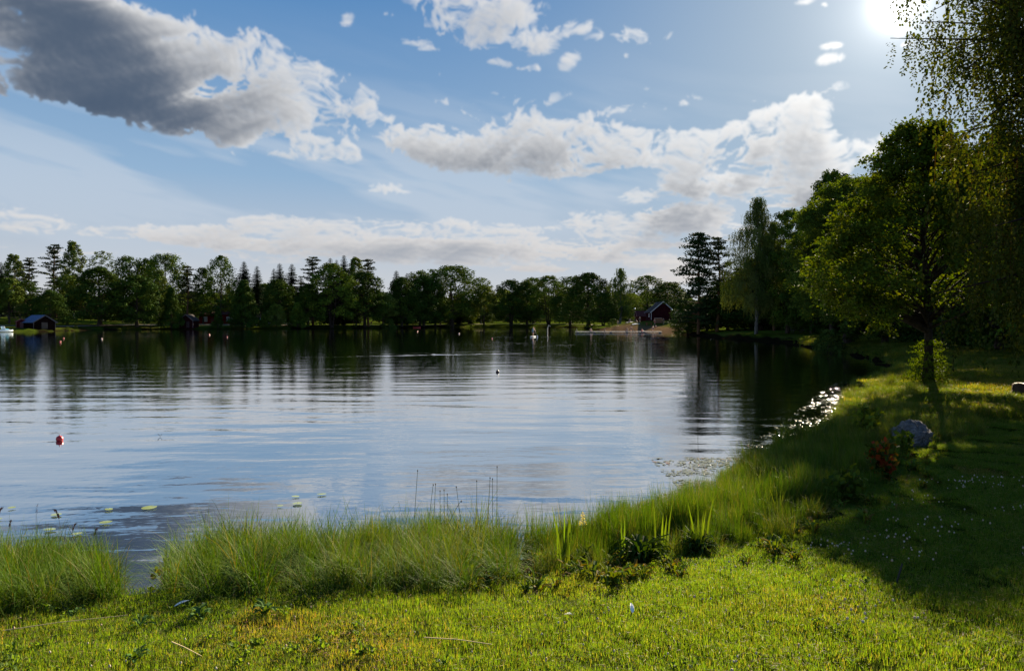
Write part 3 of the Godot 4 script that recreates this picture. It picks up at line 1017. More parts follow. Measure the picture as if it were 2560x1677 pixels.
func broad(called: String, H: float, R: float, low: float, kind: String, clumps: int, size: float, per: int, leaf: float, cols: Array, trunk_r: float, bark: Color, stems := 1) -> Node3D:
	var w := Buf.new()
	var c := crown_clumps(w, H, R, low, kind, clumps, size, trunk_r, bark, Vector3.ZERO, stems)
	var f := Buf.new()
	fill_leaves(f, c, per, leaf, cols)
	return tree_of(called, w, f, M.far_leaf)


func tree_of(called: String, w: Buf, f: Buf, m: Material) -> Node3D:
	var o := Node3D.new()
	o.name = called
	obj("trunk", w.mesh(), M.bark, o)
	obj("crown", f.mesh(), m, o).set_meta("kind", "stuff")
	return o


func spruce(called: String, H: float, R: float, cols: Array, gappy := 0.0) -> Node3D:
	var w := Buf.new()
	var f := Buf.new()
	w.tube(PackedVector3Array([Vector3(0, -0.3, 0), Vector3(0, H * 0.5, 0), Vector3(0, H, 0)]), PackedFloat32Array([H * 0.016, H * 0.009, 0.02]), 7, Color(0.10, 0.075, 0.055))
	var y := H * 0.06
	while y < H * 0.985:
		var t := y / H
		var n := 7 if t < 0.8 else 5
		var turn := rnd(0, TAU)
		for i in n:
			if rnd(0, 1) < gappy: continue
			var a := turn + TAU * i / n + rnd(-0.3, 0.3)
			var L := R * pow(1.0 - t, 0.66) * rnd(0.65, 1.15) + 0.15
			var out := Vector3(cos(a), 0, sin(a))
			var side := Vector3(-sin(a), 0, cos(a))
			var dip := rnd(0.15, 0.45)
			var prev := Vector3(0, y, 0)
			if t < 0.75: w.tube(PackedVector3Array([prev, prev + out * L * 0.7 - Vector3(0, L * dip * 0.6, 0)]), PackedFloat32Array([0.035, 0.012]), 4, Color(0.09, 0.07, 0.05), false)
			var segs := 4 if L > 1.0 else 2
			for s in segs:
				var u := float(s + 1) / segs
				var p := Vector3(0, y, 0) + out * L * u - Vector3(0, L * dip * u * (1.25 - 0.55 * u), 0)
				var wd := L * 0.42 * (1.15 - 0.75 * u) + 0.16
				var tone := vary(cols[rng.randi() % cols.size()], 0.25)
				for q in 5:
					var sw := side * wd * rnd(0.5, 1.2) * (1.0 if q % 2 else -1.0)
					var hang := Vector3(0, -wd * rnd(0.15, 0.75), 0)
					f.leaf3(prev.lerp(p, rnd(0, 0.5)), p + out * 0.12, prev.lerp(p, 0.5) + sw + hang, tone)
				prev = p
		y += lerpf(0.55, 0.28, t) * H / 22.0
	return tree_of(called, w, f, M.needle)


func pine(called: String, H: float, R: float, bare: float, clumps: int, cols: Array, layered := false) -> Node3D:
	var w := Buf.new()
	var f := Buf.new()
	var bark := Color(0.20, 0.11, 0.065)
	var path := PackedVector3Array()
	var rad := PackedFloat32Array()
	for i in 6:
		var t := i / 5.0
		path.append(Vector3(rnd(-1, 1) * 0.012 * H, H * 0.97 * t - 0.3 * (1.0 - t), rnd(-1, 1) * 0.012 * H))
		rad.append(H * 0.015 * (1.0 - 0.8 * t))
	w.tube(path, rad, 8, bark)
	for i in clumps:
		var t := (i + rnd(0.1, 0.9)) / clumps
		var y := H * (bare + (0.97 - bare) * t)
		var a := i * 2.4 + rnd(-0.6, 0.6)
		var rr := R * (pow(1.0 - t, 0.6) * 0.9 + 0.12) * rnd(0.15, 1.0)
		var c := Vector3(cos(a) * rr, y, sin(a) * rr)
		var br := H * 0.004
		var from := Vector3(0, y - rr * (0.05 if layered else 0.35), 0)
		w.tube(PackedVector3Array([from, from.lerp(c, 0.55) + Vector3(0, rr * 0.06, 0), c]), PackedFloat32Array([br, br * 0.7, br * 0.3]), 5, bark, false)
		var spots := [[c, 1.0], [from.lerp(c, 0.65) + ball() * 0.3, 0.7]]
		for sp: Array in spots:
			var cr: float = R * 0.30 * rnd(0.7, 1.15) * float(sp[1])
			var tone := vary(cols[rng.randi() % cols.size()], 0.25)
			for k in 70:
				var d := ball()
				var p: Vector3 = sp[0] + Vector3(d.x, d.y * 0.30, d.z) * cr * pow(rnd(0, 1), 0.45)
				var up := (Vector3(d.x, 0.7, d.z) + ball() * 0.5).normalized()
				var s1 := up.cross(ball()).normalized()
				var s := rnd(0.22, 0.42)
				f.leaf3(p - s1 * s * 0.45, p + up * s, p + s1 * s * 0.45, vary(tone, 0.2))
	return tree_of(called, w, f, M.needle)


# hanging birch drawn with strands of leaves
func weeping(called: String, H: float, R: float, limbs: int, strands: int, leaf: float, cols: Array, bark: Color) -> Node3D:
	var w := Buf.new()
	var f := Buf.new()
	var path := PackedVector3Array()
	var rad := PackedFloat32Array()
	for i in 7:
		var t := i / 6.0
		path.append(Vector3(rnd(-1, 1) * 0.012 * H, H * 0.94 * t - 0.3 * (1.0 - t), rnd(-1, 1) * 0.012 * H))
		rad.append(H * 0.013 * (1.0 - 0.9 * t) + 0.01)
	w.tube(path, rad, 8, bark)
	for i in limbs:
		var t := (i + rnd(0, 1)) / limbs
		var y0 := H * (0.14 + 0.80 * t)
		var a := i * 2.4 + rnd(-0.5, 0.5)
		var L := R * (0.22 + 0.78 * pow(1.0 - t, 0.5)) * (0.42 + 0.58 * smoothstep(1.0, 0.55, t)) * rnd(0.6, 1.1)
		var out := Vector3(cos(a), 0, sin(a))
		var p0 := Vector3(0, y0, 0)
		var p1 := p0 + out * L * 0.5 + Vector3.UP * L * rnd(0.35, 0.7)
		var p2 := p0 + out * L + Vector3.UP * L * rnd(0.25, 0.6)
		w.tube(PackedVector3Array([p0, p1, p2]), PackedFloat32Array([0.07 * (1.1 - t), 0.04 * (1.1 - t), 0.01]), 5, Color(0.08, 0.06, 0.05), false)
		var tone := vary(cols[rng.randi() % cols.size()], 0.2)
		for s in int(strands * (1.0 - 0.55 * t)):
			var u := rnd(0.15, 1.0)
			var q := p0.lerp(p1, u * 2.0) if u < 0.5 else p1.lerp(p2, u * 2.0 - 1.0)
			q += Vector3(rnd(-1, 1), 0, rnd(-1, 1)) * R * 0.10
			var len := rnd(0.6, 2.6) * (1.0 - 0.45 * t) * H / 20.0
			len = minf(len, q.y - 0.4)
			var sway := Vector3(rnd(-1, 1), 0, rnd(-1, 1)) * 0.12
			var d := 0.0
			while d < len:
				var p := q + Vector3(rnd(-1, 1) * 0.10, -d, rnd(-1, 1) * 0.10) + sway * d
				var s1 := ball()
				s1.y *= 0.4
				var sz := leaf * rnd(0.6, 1.3)
				f.leaf3(p, p + s1 * sz * 0.5 - Vector3(0, sz * 0.5, 0), p - s1 * sz * 0.2 - Vector3(0, sz * 1.1, 0), vary(tone, 0.2))
				d += leaf * 0.62
	return tree_of(called, w, f, M.far_leaf)


func plant_tree(proto: Node3D, label: String, category: String, x: float, z: float, sx: float, sy: float, turn: float, group := "", lift := 0.0) -> Node3D:
	var o: Node3D = proto.duplicate()
	o.name = numbered(proto.name)
	add_child(o)
	o.position = on_ground(x, z, lift)
	o.rotation.y = turn
	o.scale = Vector3(sx, sy, sx)
	return tag(o, label, category, group)


# spray of leaves: a forked twig 0.4 m long
func spray(leaf: float, count: int, cols: Array, spread: float, long := 0.42) -> ArrayMesh:
	var b := Buf.new()
	for i in count:
		var t := (i + 0.5) / count
		var p := Vector3(rnd(-1, 1) * spread * (0.3 + t), rnd(-0.3, 0.3) * spread, t * long - long * 0.5)
		var dir := (Vector3(rnd(-1, 1), rnd(-0.7, 0.35), rnd(-0.2, 1.0))).normalized()
		var up := (Vector3.UP + ball() * 0.8).normalized()
		var side := dir.cross(up).normalized()
		var s := leaf * rnd(0.7, 1.25)
		var col: Color = vary(cols[rng.randi() % cols.size()], 0.25)
		var fold := up * s * 0.12
		b.leaf3(p, p + dir * s * 0.5 + side * s * 0.4 + fold, p + dir * s, col)
		b.leaf3(p, p + dir * s, p + dir * s * 0.5 - side * s * 0.4 + fold, col)
	return b.mesh()


# hanging birch strand 1 m long
func strand(leaf: float, cols: Array) -> ArrayMesh:
	var b := Buf.new()
	var d := 0.0
	var bend := Vector3(rnd(-1, 1), 0, rnd(-1, 1)) * 0.10
	b.leaf3(Vector3(-0.003, 0, 0), Vector3(0.003, 0, 0), Vector3(0, -1, 0) + bend, Color(0.06, 0.035, 0.03))
	while d < 1.0:
		var p := Vector3(0, -d, 0) + bend * d * d
		for k in 2:
			var a := rnd(0, TAU)
			var dir := Vector3(cos(a) * 0.75, -rnd(0.3, 1.0), sin(a) * 0.75).normalized()
			var side := dir.cross(ball()).normalized()
			var q := p + Vector3(cos(a), 0, sin(a)) * rnd(0.0, 0.07)
			var s := leaf * rnd(0.7, 1.25)
			var col: Color = vary(cols[rng.randi() % cols.size()], 0.25)
			b.leaf3(q, q + dir * s * 0.42 + side * s * 0.42, q + dir * s, col)
			b.leaf3(q, q + dir * s, q + dir * s * 0.42 - side * s * 0.42, col)
		d += leaf * 0.72
	return b.mesh()


func spray_places(clumps: Array, per: int, scale: float, flat := 0.7) -> Array:
	var big := 0.0
	for c: Array in clumps: big = maxf(big, c[1])
	var out := []
	for c: Array in clumps:
		var r: float = c[1]
		for i in int(per * (0.3 + 0.7 * r * r / (big * big))):
			var d := ball()
			var p: Vector3 = c[0] + Vector3(d.x, d.y * flat, d.z) * r * pow(rnd(0, 1), 0.5) * rnd(0.85, 1.15)
			var dir := Vector3(d.x, d.y * 0.3 - 0.15, d.z) + ball() * 0.6
			var bs := Basis.looking_at(-dir.normalized(), Vector3.UP if absf(dir.normalized().y) < 0.95 else Vector3.RIGHT)
			out.append(Transform3D(bs.scaled_local(Vector3.ONE * scale * rnd(0.75, 1.25)), p))
	return out


func leafy(o: Node3D, kinds: Array, places: Array, spreadc: float) -> void:
	for k in kinds.size():
		var t := []
		var c := []
		for i in range(k, places.size(), kinds.size()):
			t.append(places[i])
			var f := 1.0 + rnd(-spreadc, spreadc)
			c.append(Color(f * (1.0 + rnd(-0.12, 0.12)), f, f))
		scatter("crown", kinds[k], M.leaf, t, c, o)


# ---------- the trees of the place ----------
func make_protos() -> Dictionary:
	var P := {}
	var dk := [Color(0.026, 0.054, 0.010), Color(0.034, 0.064, 0.011), Color(0.042, 0.072, 0.012)]
	var md := [Color(0.051, 0.092, 0.014), Color(0.064, 0.108, 0.015), Color(0.078, 0.118, 0.016)]
	var lt := [Color(0.075, 0.116, 0.020), Color(0.096, 0.134, 0.022), Color(0.088, 0.122, 0.027)]
	var nd := [Color(0.018, 0.037, 0.014), Color(0.025, 0.045, 0.015), Color(0.021, 0.039, 0.018)]
	var pn := [Color(0.034, 0.050, 0.020), Color(0.044, 0.060, 0.022), Color(0.038, 0.048, 0.023)]
	var bk := Color(0.11, 0.09, 0.07)
	var bb := Color(0.30, 0.28, 0.25)
	P.spruce_a = spruce("spruce_tree", 24.0, 3.6, nd)
	P.spruce_b = spruce("spruce_tree", 24.0, 3.4, nd, 0.12)
	P.spruce_c = spruce("spruce_tree", 24.0, 3.2, nd, 0.2)
	P.pine_a = pine("pine_tree", 24.0, 4.4, 0.30, 34, pn)
	P.pine_b = pine("pine_tree", 24.0, 4.6, 0.36, 30, [Color(0.055, 0.062, 0.026), Color(0.06, 0.07, 0.03)])
	P.big_pine = pine("pine_tree", 20.0, 5.5, 0.10, 60, nd, true)
	P.birch_tall = broad("birch_tree", 24.0, 3.4, 0.22, "tall", 60, 1.15, 110, 0.42, lt, 0.22, bb)
	P.birch_airy = broad("birch_tree", 24.0, 5.2, 0.25, "round", 52, 1.2, 62, 0.40, lt, 0.24, bb)
	P.round_a = broad("broadleaf_tree", 22.0, 6.4, 0.16, "oval", 64, 1.75, 110, 0.46, md, 0.32, bk)
	P.round_b = broad("broadleaf_tree", 22.0, 4.8, 0.14, "oval", 54, 1.5, 105, 0.46, dk, 0.28, bk)
	P.oak_a = broad("broadleaf_tree", 24.0, 8.8, 0.15, "round", 90, 2.0, 120, 0.48, md, 0.5, bk)
	P.oak_b = broad("broadleaf_tree", 22.0, 7.0, 0.15, "dome", 64, 1.8, 100, 0.46, md, 0.4, bk)
	P.maple_a = broad("broadleaf_tree", 19.0, 8.6, 0.12, "dome", 90, 2.0, 125, 0.48, dk, 0.45, bk)
	P.maple_b = broad("broadleaf_tree", 19.0, 7.2, 0.11, "oval", 80, 1.8, 120, 0.48, dk, 0.4, bk)
	P.willow_a = broad("willow_tree", 14.0, 5.8, 0.30, "bush", 70, 1.4, 130, 0.42, lt, 0.3, bk)
	P.willow_b = broad("willow_tree", 14.0, 4.6, 0.30, "oval", 54, 1.3, 110, 0.40, lt, 0.25, bk)
	P.cone_a = broad("broadleaf_tree", 15.0, 5.0, 0.03, "cone", 90, 1.35, 110, 0.42, dk, 0.28, bk)
	P.cone_b = broad("broadleaf_tree", 7.0, 2.4, 0.03, "cone", 46, 0.75, 90, 0.30, dk, 0.12, bk)
	P.young_a = broad("young_tree", 8.0, 3.2, 0.03, "cone", 60, 0.95, 90, 0.32, md, 0.14, bk)
	P.young_b = broad("young_tree", 8.0, 3.0, 0.05, "oval", 50, 0.95, 90, 0.32, lt, 0.14, bk)
	P.alder_a = broad("alder_tree", 22.0, 7.4, 0.16, "oval", 80, 1.7, 105, 0.46, md, 0.42, Color(0.06, 0.05, 0.04), 3)
	P.alder_b = broad("alder_tree", 20.0, 6.6, 0.16, "oval", 70, 1.65, 110, 0.46, dk, 0.40, Color(0.06, 0.05, 0.04), 2)
	P.weeping = weeping("birch_tree", 20.0, 4.2, 60, 34, 0.34, [Color(0.06, 0.095, 0.022), Color(0.075, 0.11, 0.026)], bb)
	P.oak_c = broad("broadleaf_tree", 17.0, 5.0, 0.10, "oval", 110, 1.05, 200, 0.26, md, 0.28, bk)
	P.maple_c = broad("broadleaf_tree", 16.0, 5.2, 0.04, "oval", 110, 1.15, 200, 0.27, dk, 0.28, bk)
	return P


# kind, x, z, height, half width, category, label
func far_trees() -> Array:
	return [
		["spruce_a", -197.5, -305.0, 22.74, 3.06, "spruce tree", "dark spruce cut by the left edge, behind the shelter"],
		["birch_tall", -189.5, -300.0, 24.37, 4.07, "birch tree", "slim pale green birch at far left, above the red-roofed shelter"],
		["pine_a", -183.5, -300.0, 23.58, 4.78, "pine tree", "grey-green pine between the slim birch at far left and the two tall pointed trees"],
		["pine_a", -171.1, -295.0, 28.09, 5.57, "pine tree", "tall dark pine with a humped top, left of the pair of tall trees"],
		["birch_tall", -161.2, -290.0, 28.35, 3.93, "birch tree", "tall feathery pale tree just right of the humped tall pine"],
		["birch_airy", -151.8, -292.0, 25.58, 6.03, "birch tree", "airy open-topped birch whose thin crown shows sky, left part of the far wood"],
		["round_a", -143.8, -296.0, 24.33, 7.33, "broadleaf tree", "rounded birch standing right of the airy open-topped birch"],
		["round_b", -138.4, -300.0, 24.16, 5.31, "broadleaf tree", "narrow rounded tree behind the big dark maples, left part of the far wood"],
		["oak_a", -129.4, -294.0, 25.57, 7.97, "broadleaf tree", "broad dark crown with a peaked top, tallest broadleaf above the brown pine"],
		["pine_b", -119.2, -290.0, 21.88, 4.79, "pine tree", "brownish pine with reddish trunk between broadleaf crowns"],
		["round_b", -116.8, -298.0, 21.05, 4.57, "broadleaf tree", "small rounded crown right of the brownish pine"],
		["oak_b", -109.3, -296.0, 25.51, 6.81, "broadleaf tree", "tall open dark aspen left of the first pointed spruces"],
		["spruce_a", -101.9, -300.0, 24.05, 4.07, "spruce tree", "broad dark spruce, leftmost of the row of pointed spruces"],
		["spruce_b", -98.6, -305.0, 22.57, 3.42, "spruce tree", "shorter pointed spruce next right of the leftmost spruce"],
		["spruce_c", -91.8, -304.0, 21.58, 3.05, "spruce tree", "low thin spruce left of the twin spruces"],
		["spruce_a", -88.3, -300.0, 23.37, 3.72, "spruce tree", "left one of the twin spruces above the round willow"],
		["spruce_b", -83.7, -300.0, 23.26, 4.07, "spruce tree", "right one of the twin spruces above the round willow"],
		["spruce_c", -80.3, -300.0, 18.56, 3.18, "spruce tree", "short spruce in the notch left of the tallest pine"],
		["pine_a", -73.8, -292.0, 25.99, 5.51, "pine tree", "tallest pine with ragged top in the middle of the left wood"],
		["spruce_b", -69.1, -300.0, 25.78, 3.72, "spruce tree", "pointed spruce just behind the tall lakeside alder"],
		["spruce_c", -68.0, -306.0, 25.54, 2.71, "spruce tree", "thin spruce tip between two spruces behind the lakeside alders"],
		["spruce_a", -63.9, -300.0, 26.89, 3.89, "spruce tree", "sharpest and highest spruce behind the lakeside alders"],
		["birch_tall", -59.7, -302.0, 25.99, 4.10, "birch tree", "loose birch crown between the highest spruce and the dense pine"],
		["pine_b", -54.7, -300.0, 26.27, 5.13, "pine tree", "dense dark pine at the right end of the spruces, beside the gap of sky"],
		["spruce_a", -47.7, -325.0, 22.66, 3.83, "spruce tree", "squat spruce right of the gap of sky"],
		["spruce_c", -44.0, -330.0, 21.94, 3.31, "spruce tree", "smaller spruce tip beside the squat spruce"],
		["round_a", -38.6, -330.0, 22.66, 6.81, "broadleaf tree", "dark round crown between the small spruces and the great oak"],
		["oak_b", -32.8, -337.0, 22.63, 5.96, "broadleaf tree", "dark shoulder crown touching the great oak from the left"],
		["birch_airy", -14.6, -372.0, 21.63, 6.58, "birch tree", "pale airy birch right of the great oak"],
		["oak_a", 10.5, -385.0, 21.91, 9.08, "broadleaf tree", "dark round crown left of the two-trunked alder"],
		["round_a", 29.4, -385.0, 22.68, 9.76, "broadleaf tree", "crown with reddish tips right of the two-trunked alder"],
		["oak_b", 56.8, -330.0, 20.21, 10.70, "broadleaf tree", "bright green broad crown left of the cabin roof, farther back"],
		["round_b", 69.7, -345.0, 18.02, 8.14, "broadleaf tree", "low far crown behind the cabin roof ridge"],
		["willow_a", -156.9, -246.0, 13.85, 4.79, "willow tree", "light green bushy tree at far left beside the shelter"],
		["round_b", -155.5, -252.0, 13.47, 5.20, "broadleaf tree", "dark bushy tree between the light bushy tree and the boathouse"],
		["maple_a", -132.5, -226.0, 10.35, 5.33, "broadleaf tree", "black-green tree against the right wall of the dark boathouse"],
		["willow_b", -141.1, -250.0, 15.68, 4.57, "willow tree", "yellow-green tree with sunlit top right of the boathouse"],
		["maple_a", -130.8, -250.0, 18.38, 10.32, "broadleaf tree", "big black-green maple, widest crown of the left shore"],
		["maple_b", -120.0, -252.0, 16.38, 7.43, "broadleaf tree", "second dark maple right of the widest one"],
		["birch_tall", -117.4, -262.0, 18.53, 3.40, "birch tree", "narrow light birch poking out between the dark maples and the shore conifer"],
		["cone_a", -112.0, -259.0, 13.12, 4.43, "broadleaf tree", "dark cone-shaped tree at the shore with a lit right edge"],
		["willow_a", -127.7, -316.0, 12.39, 8.20, "willow tree", "rounded willow with a bright green top left of the red house"],
		["willow_b", -120.4, -314.0, 11.67, 5.55, "willow tree", "light willow with a bare thin trunk left of the small conifer"],
		["weeping", -114.2, -318.0, 17.01, 5.44, "birch tree", "pale drooping birch behind the red house"],
		["cone_b", -99.0, -265.0, 6.86, 2.34, "broadleaf tree", "small dark conifer in front of the windows of the red house"],
		["cone_a", -91.4, -269.0, 15.77, 6.03, "broadleaf tree", "tall dark cone-shaped alder at the shore in front of the red house"],
		["willow_a", -100.4, -318.0, 15.70, 6.19, "willow tree", "round pale-topped willow behind the house with the chimney"],
		["young_a", -85.7, -272.0, 4.43, 2.25, "young tree", "smallest young tree on the shore in front of the chimney house"],
		["young_b", -82.1, -275.0, 7.94, 3.57, "young tree", "bright young tree in front of the chimney house"],
		["young_a", -75.7, -278.0, 8.59, 3.93, "young tree", "dark young tree on the shore right of the bright young one"],
		["maple_b", -84.9, -288.0, 16.49, 6.79, "broadleaf tree", "dark mass of maple below the twin spruces"],
		["maple_a", -73.5, -284.0, 15.03, 5.86, "broadleaf tree", "dark maple below the tallest pine"],
		["alder_a", -65.2, -285.0, 22.80, 8.74, "alder tree", "tall lakeside alder on several trunks, left of the pair"],
		["alder_b", -55.5, -297.0, 20.18, 8.41, "alder tree", "lakeside alder on several trunks, right of the pair"],
		["willow_b", -50.1, -306.0, 13.38, 5.41, "willow tree", "pale bush-like tree in the dip right of the lakeside alders"],
		["maple_a", -44.2, -316.0, 19.42, 7.83, "broadleaf tree", "dark tree with hidden trunk below the squat spruce"],
		["maple_b", -36.8, -329.0, 21.08, 8.34, "broadleaf tree", "black-green tree standing left against the great oak"],
		["oak_a", -26.5, -347.0, 26.50, 14.32, "broadleaf tree", "great oak with the highest domed crown of the far shore"],
		["willow_b", -12.5, -352.0, 17.81, 5.40, "willow tree", "yellow-green tree right at the foot of the pale airy birch"],
		["alder_b", -0.4, -348.0, 20.16, 8.21, "alder tree", "dark alder at the middle of the far shore, left of the two-trunked one"],
		["maple_b", 6.7, -352.0, 19.15, 7.26, "broadleaf tree", "dark tree between the middle alder and the two-trunked alder"],
		["alder_a", 16.0, -345.0, 21.93, 8.54, "alder tree", "two-trunked alder whose forked stems show against the lawn"],
		["maple_a", 30.3, -312.0, 21.11, 11.96, "broadleaf tree", "wide black-green tree with thick trunk left of the tall birch by the beach"],
		["weeping", 41.3, -300.0, 23.04, 7.08, "birch tree", "tall birch with hanging twigs by the beach lawn"],
		["maple_b", 25.1, -340.0, 16.53, 8.02, "broadleaf tree", "low dark tree in the shade right of the two-trunked alder"],
		["alder_b", 33.0, -285.0, 11.95, 5.04, "alder tree", "leafy lakeside tree with lit edge left of the beach lawn"],
		["big_pine", 33.5, -142.0, 18.47, 5.05, "pine tree", "tall flat-branched pine at the beach end of the right bank"],
		["pine_a", 36.6, -140.0, 17.01, 3.38, "pine tree", "slimmer pine close behind the flat-branched pine"],
		["maple_c", 34.4, -154.0, 6.40, 3.32, "broadleaf tree", "low dark bushy tree left of the flat-branched pine"],
		["maple_c", 37.6, -152.0, 6.58, 3.86, "broadleaf tree", "dark bushy tree filling the foot of the two right-bank pines"],
		["round_b", 51.5, -260.0, 13.67, 6.60, "broadleaf tree", "far dark tree between the cabin and the flat-branched pine"],
		["pine_b", 42.6, -128.0, 17.24, 2.76, "pine tree", "dark pine top peeping out right of the weeping birch"],
		["oak_c", 39.2, -112.0, 17.23, 4.26, "broadleaf tree", "leafy tree right of the weeping birch with feathery top"],
		["maple_c", 39.6, -104.0, 15.72, 3.70, "broadleaf tree", "dark tree behind the picnic table under the wood edge"],
		["oak_c", 34.9, -86.0, 17.99, 3.60, "broadleaf tree", "tall open crown rising above the trees behind the picnic table"],
		["maple_c", 44.1, -140.0, 11.98, 7.99, "broadleaf tree", "black shade tree behind the weeping birch"],
		["maple_c", 41.1, -150.0, 9.42, 4.76, "broadleaf tree", "black shade tree behind the flat-branched pine"],
		["maple_c", 30.3, -64.0, 13.73, 3.86, "broadleaf tree", "big dark tree behind the shore oak"],
		["oak_c", 29.7, -54.0, 13.41, 3.77, "broadleaf tree", "broad dark tree behind the leaning alder"],
		["maple_c", 27.2, -44.0, 12.04, 3.35, "broadleaf tree", "dark tree behind the hanging birch at the right edge"],
		["oak_c", 26.2, -36.0, 9.41, 3.43, "broadleaf tree", "dark tree just outside the right edge behind the hanging birch"],
	]


const PROTO_SIZE := {"spruce_a": [24.0, 3.6], "spruce_b": [24.0, 3.4], "spruce_c": [24.0, 3.2], "pine_a": [24.0, 4.6], "pine_b": [24.0, 4.8], "big_pine": [20.0, 5.6], "birch_tall": [24.0, 3.9], "birch_airy": [24.0, 5.8], "round_a": [22.0, 7.0], "round_b": [22.0, 5.4], "oak_a": [24.0, 9.4], "oak_b": [22.0, 7.6], "maple_a": [19.0, 9.2], "maple_b": [19.0, 7.8], "willow_a": [14.0, 6.4], "willow_b": [14.0, 5.1], "cone_a": [15.0, 5.2], "cone_b": [7.0, 2.6], "young_a": [8.0, 3.4], "young_b": [8.0, 3.4], "alder_a": [22.0, 8.0], "alder_b": [20.0, 7.2], "weeping": [20.0, 4.4], "oak_c": [17.0, 5.5], "maple_c": [16.0, 5.7]}


func make_far_trees() -> void:
	var P := make_protos()
	var i := 0
	for t: Array in far_trees():
		var s: Array = PROTO_SIZE[t[0]]
		plant_tree(P[t[0]], t[6], t[5], t[1], t[2], t[4] * (1.5 if String(t[0]).begins_with("spruce") else (0.98 if String(t[0]).begins_with("cone") or String(t[0]).begins_with("young") else 1.22)) / float(s[1]), t[3] / float(s[0]), i * 1.7)
		i += 1
	# wood behind the trees that can be told apart
	var spots := [[], [], [], []]
	for k in 520:
		var px := rnd(-0.80, 0.95)
		var d := rnd(345.0, 520.0) if px < -0.03 else rnd(400.0, 560.0)
		if px > 0.2: d = rnd(290.0, 420.0)
		if px > 0.28: d = 75.0 + 255.0 * pow(rnd(0, 1), 1.3)
		var x := px * d
		if shore(x, -d) < (10.0 if d > 140.0 else 22.0): continue
		if px > 0.10 and px < 0.32 and d < 250.0: continue
		var sc := rnd(0.65, 0.95) * (0.72 if px < -0.03 else 0.60)
		if px > 0.28: sc *= 0.8
		spots[k % 4].append(Transform3D(Basis(Vector3.UP, rnd(0, TAU)).scaled_local(Vector3(sc * 1.25, sc, sc * 1.25)), on_ground(x, -d, -0.5)))
	# the slope wood of the right bank
	for k in 230:
		var d := rnd(74.0, 190.0)
		var px := rnd(0.30, 1.0)
		var s := shore(px * d, -d)
		if s < 14.0: continue
		if px < 0.36 and s < 20.0: continue
		var sc := rnd(0.55, 0.85)
		spots[k % 4].append(Transform3D(Basis(Vector3.UP, rnd(0, TAU)).scaled_local(Vector3(sc, sc, sc)), on_ground(px * d, -d, -0.3)))
	var root := thing("woodland", "continuous dark wood closing the view behind the lakeside trees", "woodland", Vector3.ZERO)
	root.set_meta("kind", "stuff")
	var use := ["maple_a", "round_a", "spruce_a", "oak_b"]
	for k in 4:
		var crown: MeshInstance3D = P[use[k]].get_node("crown")
		var trunk: MeshInstance3D = P[use[k]].get_node("trunk")
		scatter("crowns", crown.mesh, crown.material_override, spots[k], [], root)
		scatter("trunks", trunk.mesh, M.bark, spots[k], [], root)
	# undergrowth along the far shore
	var bush := broad("shrub", 2.2, 1.9, 0.02, "bush", 26, 0.55, 60, 0.20, [Color(0.04, 0.07, 0.015), Color(0.06, 0.095, 0.02)], 0.05, Color(0.1, 0.08, 0.06))
	var bc: MeshInstance3D = bush.get_node("crown")
	var bp := []
	var bt := []
	for k in 2600:
		var px := rnd(-0.70, 0.36)
		var d := rnd(150.0, 352.0)
		var s := shore(px * d, -d)
		if s < 0.3 or s > 3.2: continue
		if px > 0.13 and d < 232.0: continue
		if rnd(0, 1) < 0.35: continue
		bp.append(Transform3D(Basis(Vector3.UP, rnd(0, TAU)).scaled_local(Vector3.ONE * rnd(0.22, 0.5)), on_ground(px * d, -d)))
		bt.append(Color.WHITE.lerp(Color(1.5, 1.3, 1.1), rnd(0, 1)))
	scatter_all("shore_undergrowth", [bc.mesh], M.leaf, bp, bt, "low dark undergrowth along the waterline of the far shore", "undergrowth")
	var wp := []
	var wt := []
	for k in 1500:
		var d := rnd(36.0, 170.0)
		var px := rnd(0.22, 0.9)
		var s := shore(px * d, -d)
		if s < 13.0 or s > 60.0: continue
		if px < 0.36 and d > 60.0 and s < 16.0: continue
		wp.append(Transform3D(Basis(Vector3.UP, rnd(0, TAU)).scaled_local(Vector3(1.3, rnd(0.9, 1.9), 1.3)), on_ground(px * d, -d)))
		wt.append(Color.WHITE)
	scatter_all("wood_undergrowth", [bc.mesh], M.leaf, wp, wt, "dark undergrowth under the trees of the right bank", "undergrowth")
	var shrub: Node3D = bush
	plant_tree(shrub, "sunlit green shrub at the right corner of the red cabin", "shrub", 48.0, -209.0, 1.55, 1.7, 0.4)
	plant_tree(shrub, "dark rounded shrub at the left end of the beach lawn", "shrub", 30.5, -238.0, 1.0, 0.9, 1.4)
	plant_tree(shrub, "sunlit bush at the waterline left of the thick shore tree trunk", "shrub", 25.9, -64.6, 0.75, 0.9, 0.9)
	plant_tree(shrub, "pale bush between the lakeside alders and the squat spruce", "shrub", -47.0, -302.0, 1.6, 1.8, 2.0)
	plant_tree(shrub, "bush beside the white fence of the chimney house", "shrub", -80.5, -294.0, 1.2, 1.4, 0.2)


